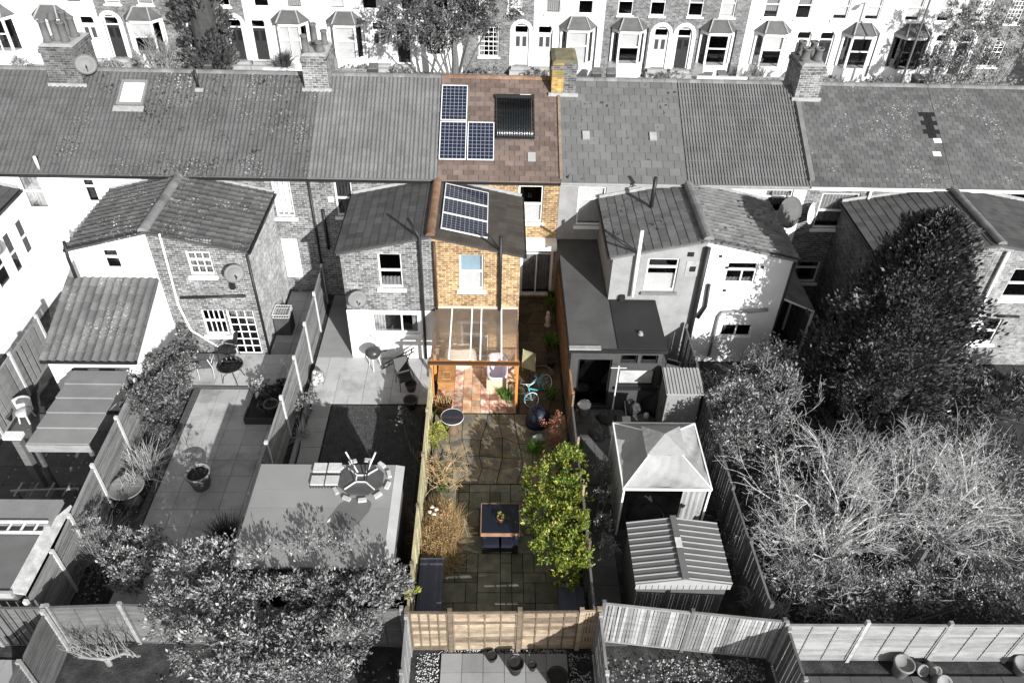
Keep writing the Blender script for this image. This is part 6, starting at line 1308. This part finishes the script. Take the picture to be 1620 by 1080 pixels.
# leafless climber at lower left
t = thing('leafless_climber', 'pale bare pollarded climber below the lower left fence', 'shrub', (-9.3, 9.6, 0)); m = MB(); q = random.Random(44); m.tube([(-10.0, 9.65, .25), (-9.6, 9.6, .3), (-9.3, 9.6, .25), (-8.9, 9.7, .35), (-8.5, 9.65, .3)], [.03, .045, .06, .045, .03], 6); m.tube([(-9.3, 9.6, -.01), (-9.3, 9.6, .28)], .07, 6)
for k in range(22): x = -9.9+1.4*q.random(); limb(m, (x, 9.62, .3), (q.uniform(-.4, .4), q.uniform(-.3, .4), 1), q.uniform(.4, .75), .016, 2, q, .6, 2, .3, 5, .6, .12)
m.build('branches', surf('grey_twigs', .22, .9), t, fix=False)
# ---- right gardens
CX, CY = 12.45, 18.3
def cypress(label, x, y, H, r, n, seed, mat=None, size=.17, base=.15):
    t = thing('conifer', label, 'tree', (x, y, 0)); q = random.Random(seed); m = MB()
    tf = [(q.random()**1.15, q.uniform(0, 2*math.pi), q.uniform(.78, 1.16)) for _ in range(n//45)]
    for _ in range(n):
        h_, a, tr_ = q.choice(tf); k_ = q.random(); h_ = min(.995, max(0, h_+(k_-.5)*.055+q.gauss(0, .006))); a += q.gauss(0, .07)/(1.05-h_); z = base+h_*(H-base); prof = (math.sin(min(1, h_*3.2+.35)*math.pi/2))*(1-h_**2.6)**.62
        bump = 1+.5*NZ.noise(Vector((math.cos(a)*2.2, math.sin(a)*2.2, z*.9+seed)))+.26*NZ.noise(Vector((math.cos(a)*6, math.sin(a)*6, z*2.5+seed)))
        rr_ = r*prof*bump*tr_*(.58+.42*(1-k_*.5)*q.random()**.4); d = Vector((math.cos(a), math.sin(a), 0)); p = Vector((x, y, z))+d*rr_; ax = (d*.75+Vector((0, 0, .9))+rdir(q)*.55).normalized(); s = ax.cross(rdir(q)+d*.3)
        if s.length < .01: continue
        s.normalize(); L = size*q.uniform(.5, 1.3); w_ = L*.22; k = len(m.v); m.v += [tuple(p), tuple(p+ax*L*.5+s*w_), tuple(p+ax*L), tuple(p+ax*L*.5-s*w_)]; m.f.append((k, k+1, k+2, k+3))
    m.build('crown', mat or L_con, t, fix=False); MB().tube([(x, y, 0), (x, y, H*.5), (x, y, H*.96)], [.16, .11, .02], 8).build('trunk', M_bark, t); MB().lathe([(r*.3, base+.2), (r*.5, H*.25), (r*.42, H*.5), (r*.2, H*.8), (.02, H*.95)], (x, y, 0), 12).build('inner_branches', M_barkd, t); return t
cypress('tall dense dark conifer against the brick house at right', CX, CY, 7.9, 2.15, 52000, 5)
def bare_tree(label, base, stems, L, seed, mat, depth=4, kids=3, r=.07, dirs=None, name='leafless_tree', minr=.005, spread=.62, upw=.1):
    t = thing(name, label, 'tree', base); q = random.Random(seed); m = MB()
    for k in range(stems):
        d = dirs[k] if dirs else (math.cos(k*2.4)*q.uniform(.5, 1.2), math.sin(k*2.4)*q.uniform(.5, 1.2), q.uniform(.8, 1.4)); limb(m, base, d, L*q.uniform(.8, 1.2), r, depth, q, spread, kids, upw, 6, .6, .2, 4, minr)
    m.build('branches', mat, t, fix=False); return t
bare_tree('large pale leafless tree sprawling over the overgrown garden', (9.4, 13.0, 0), 15, 1.85, 5, M_barkp, 4, 3, .065, minr=.0042, upw=.07, spread=.66)
bare_tree('leafless tree by the right picture edge', (12.6, 13.4, 0), 14, 1.8, 9, M_barkp, 4, 3, .065, minr=.0042, upw=.07, spread=.66)
bare_tree('leafless tree left of the large one, by the dark fence', (8.2, 11.9, 0), 9, 1.3, 29, M_barkp, 4, 3, .04, minr=.005, upw=.05, spread=.7)
bare_tree('leafless tree behind the large one below the conifer', (11.0, 15.2, 0), 9, 1.4, 39, M_barkp, 4, 3, .04, minr=.005, upw=.05, spread=.7)
for o_, lb_ in (('leafless_tree', [(9.4, 13.0, 2.0, 2.6, 2.4, 1.3)]), ('leafless_tree.001', [(12.6, 13.4, 2.0, 2.5, 2.4, 1.3)])): leaves(lb_, 1500, .07, 201, hollow=.4, gap=.3).build('dead_leaves', leaf('dead_leaves', [.2, .4, .55, .3], .7, .2), bpy.data.objects[o_], fix=False)
bare_tree('thin bare sapling rising before the white rendered wing', (9.0, 17.0, 0), 5, 1.5, 13, M_barkp, 3, 2, .03, minr=.006, upw=.3)
bare_tree('small leafless bush beside the metal shed corner', (7.2, 10.9, 0), 7, .7, 17, M_barkp, 2, 3, .02, name='leafless_bush', minr=.006)
BU = lob([(1160, 640), (1195, 600), (1225, 575), (1230, 620), (1180, 680), (1215, 660), (1160, 700)], .75, 1.5, .95)
shrub('evergreen_bush', 'dark evergreen bush in front of the white rendered wing', 'shrub', (8.2, 17.6, 0), BU, 15000, .10, L_mid, 91, r=.06, gap=.15)
shrub('undergrowth_bush', 'low dark undergrowth beneath the large leafless tree', 'shrub', (9.2, 13.0, 0), [(9.0+1.3*math.cos(i*2.4)*((i % 3)+.3)*.7, 13.0+1.25*math.sin(i*2.4)*((i % 3)+.4), .7, .9, .9, .75) for i in range(11)], 11000, .10, L_mid, 92, gap=.35)
shrub('bramble_thicket', 'leafy bramble thicket at the right picture edge', 'shrub', (13.4, 13.4, 0), [(13.2+1.3*math.cos(i*2.4)*((i % 3)+.3)*.8, 13.6+1.5*math.sin(i*2.4)*((i % 3)+.4), .8, 1.0, 1.0, .85) for i in range(11)], 11000, .10, L_mid, 93, gap=.3)
shrub('corner_thicket', 'pale-leaved thicket above the lower right pots', 'shrub', (10.5, 10.6, 0), [(7.8+i*.95, 11.1+.25*math.sin(i*2), .95, .7, .6, .75) for i in range(8)], 9500, .09, L_mid, 94, gap=.3)
shrub('shaded_shrub', 'shaded shrub behind the lower conifer branches', 'shrub', (14.5, 16.5, 0), [(13.9+i*.8, 16.6-.3*i, .8, .8, .8, .8) for i in range(4)], 4500, .14, L_dark, 95, aspect=.35, gap=.3)
shrub('broad_shrub', 'dark broad-leaved shrub below the far right windows', 'shrub', (16.6, 18.4, 0), [(15.6+i*.75, 18.6-.45*(i % 2), .9, .8, .8, .8) for i in range(5)], 2600, .3, L_dark, 98, aspect=.3, gap=.2)
t = thing('broad_leaf_plant', 'strappy broad-leaved plant by the far right wall', 'plant', (16.2, 18.6, 0)); m = blades((15.8, 18.8, 0), 160, 1.7, .7, .16, 96, .8, 0, .5, .5, 5); m.build('leaves', leaf('broad_leaves', [.05, .12, .3], .4, .2), t, fix=False)
for k, (x, y) in enumerate(((7.1, 12.6), (7.0, 13.9), (7.3, 11.7))):
    t = thing('strappy_plant', 'strappy dark plant along the dark fence, %s' % ('beside the metal shed', 'beside the gazebo', 'nearest the back fence')[k], 'plant', (x, y, 0), 'strappy plants by the dark fence'); blades((x, y, 0), 70, .9, .7, .07, 97+k, .8).build('leaves', leaf('strappy', [.04, .10, .3], .4, .2), t, fix=False)
q = random.Random(77); m = MB()
for (x0, x1, y0, y1, n) in ((6.9, 11.1, 10.2, 20.5, 5200), (11.4, 17, 10.2, 20, 4500), (2.8, 6.8, 9.1, 9.7, 500), (-15, -11.3, 13, 18, 300), (-10.8, -10.2, 11, 19, 600), (-8, -2.2, 7, 9.6, 900)):
    for _ in range(n):
        x, y = q.uniform(x0, x1), q.uniform(y0, y1); a = q.uniform(0, 6.3); r_ = q.uniform(.03, .08); k = len(m.v); z = q.uniform(.0, .12); m.v += [(x, y, z), (x+r_*math.cos(a), y+r_*math.sin(a), z+q.uniform(0, .05)), (x+r_*math.cos(a+1), y+r_*math.sin(a+1), z+.02)]; m.f.append((k, k+1, k+2))
o = m.build('leaf_litter', leaf('litter', [.05, .1, .2, .4], .7, .1), fix=False); o['kind'] = 'stuff'; tag(o, 'fallen leaves and low weeds over bare soil', 'leaf litter')
# ---- across the street
c = wy(718, 112, 44.7); tx = c.x
shrub('street_tree', 'big leafy street tree hiding two houses across the street', 'tree', (tx, 44.7, .1), [(tx+dx, 44.7+dy, z, 1.25, 1.1, 1.25) for dx, dy, z in ((-2.6, 0, 5.2), (-1.3, .4, 5.6), (0, -.3, 5.4), (1.3, .2, 5.6), (2.5, 0, 5.1), (-2.0, -.3, 6.8), (.2, 0, 7.2), (1.9, 0, 6.9), (-.5, -.3, 4.2), (-1.9, .2, 3.9), (-3.0, .0, 4.0), (1.0, .2, 4.2))], 13000, .23, leaf('street_leaves', [.03, .08, .14, .24], .4, .3), 101, r=.07, gap=.45, droop=.6, aspect=.4, low=-1)
MB().tube([(tx, 44.7, .1), (tx+.1, 44.7, 2.2), (tx-.1, 44.7, 4.6)], [.26, .2, .12], 9).build('lower_trunk', M_bark, bpy.data.objects['street_tree'])
c = wy(335, 100, 46.8); cypress('dark conifer across the street in front of brick house', c.x, 46.9, 8.5, 1.5, 9000, 21, leaf('far_conifer', [.03, .07, .12], .5, .1), .3)
c = wy(255, 95, 47); bare_tree('leafless front garden shrub beside the far conifer', (c.x, 47, 0), 12, 1.3, 23, surf('mid_twigs', .25, .9), 3, 3, .04, name='leafless_shrub', minr=.01, upw=.35); shrub('hedge_shrub', 'low leafy shrub at the foot of the far conifer', 'shrub', (c.x+.8, 47, 0), [(c.x+d_, 47, .7, .8, .6, .8) for d_ in (-1, .2, 1.3, 2.2)], 2500, .13, L_mid, 102)
c = wy(452, 100, 46.6); t = thing('cordyline', 'spiky cordyline in a front garden across the street', 'plant', (c.x, 46.6, 0)); blades((c.x, 46.6, 1.0), 260, 1.0, .9, .07, 103, .4).build('leaves', L_bl, t, fix=False); MB().tube([(c.x, 46.6, 0), (c.x, 46.6, 1.05)], .1, 7).build('trunk', M_bark, t)
c = wy(1205, 110, 46.8); bare_tree('leafless shrub before the white bay house, behind right chimney', (c.x, 46.8, 0), 10, 1.0, 25, MATS['mid_twigs'], 3, 3, .04, name='leafless_shrub', minr=.01, upw=.35)
for k, (px, w_) in enumerate(((1530, 1.6), (1590, 1.9), (1490, .9))):
    c = wy(px, 100, 45.5); shrub('evergreen_tree', 'evergreen tree at the top right corner, %s' % ('middle', 'nearest the edge', 'smallest by the lamp')[k], 'tree', (c.x, 45.6, .1), [(c.x+d_*w_, 45.6, z, w_*.7, .7, .9) for d_, z in ((-.5, 2.0), (.4, 2.4), (0, 3.6), (.6, 4.4), (-.3, 5.0), (.1, 1.0))], 4200, .15, L_mid, 110+k, gap=.4)
for k, px in enumerate((40, 175, 560, 640, 770, 860, 1060, 1330, 1400)):
    c = wy(px, 108, 46.9); shrub('front_bush', 'small front garden bush across the street, %s from the left' % ('first', 'second', 'third', 'fourth', 'fifth', 'sixth', 'seventh', 'eighth', 'ninth')[k], 'shrub', (c.x, 46.9, 0), [(c.x+d_, 46.9, .5, .5, .4, .45) for d_ in (-.4, .4)], 700, .12, L_mid, 120+k, group='front garden bushes')
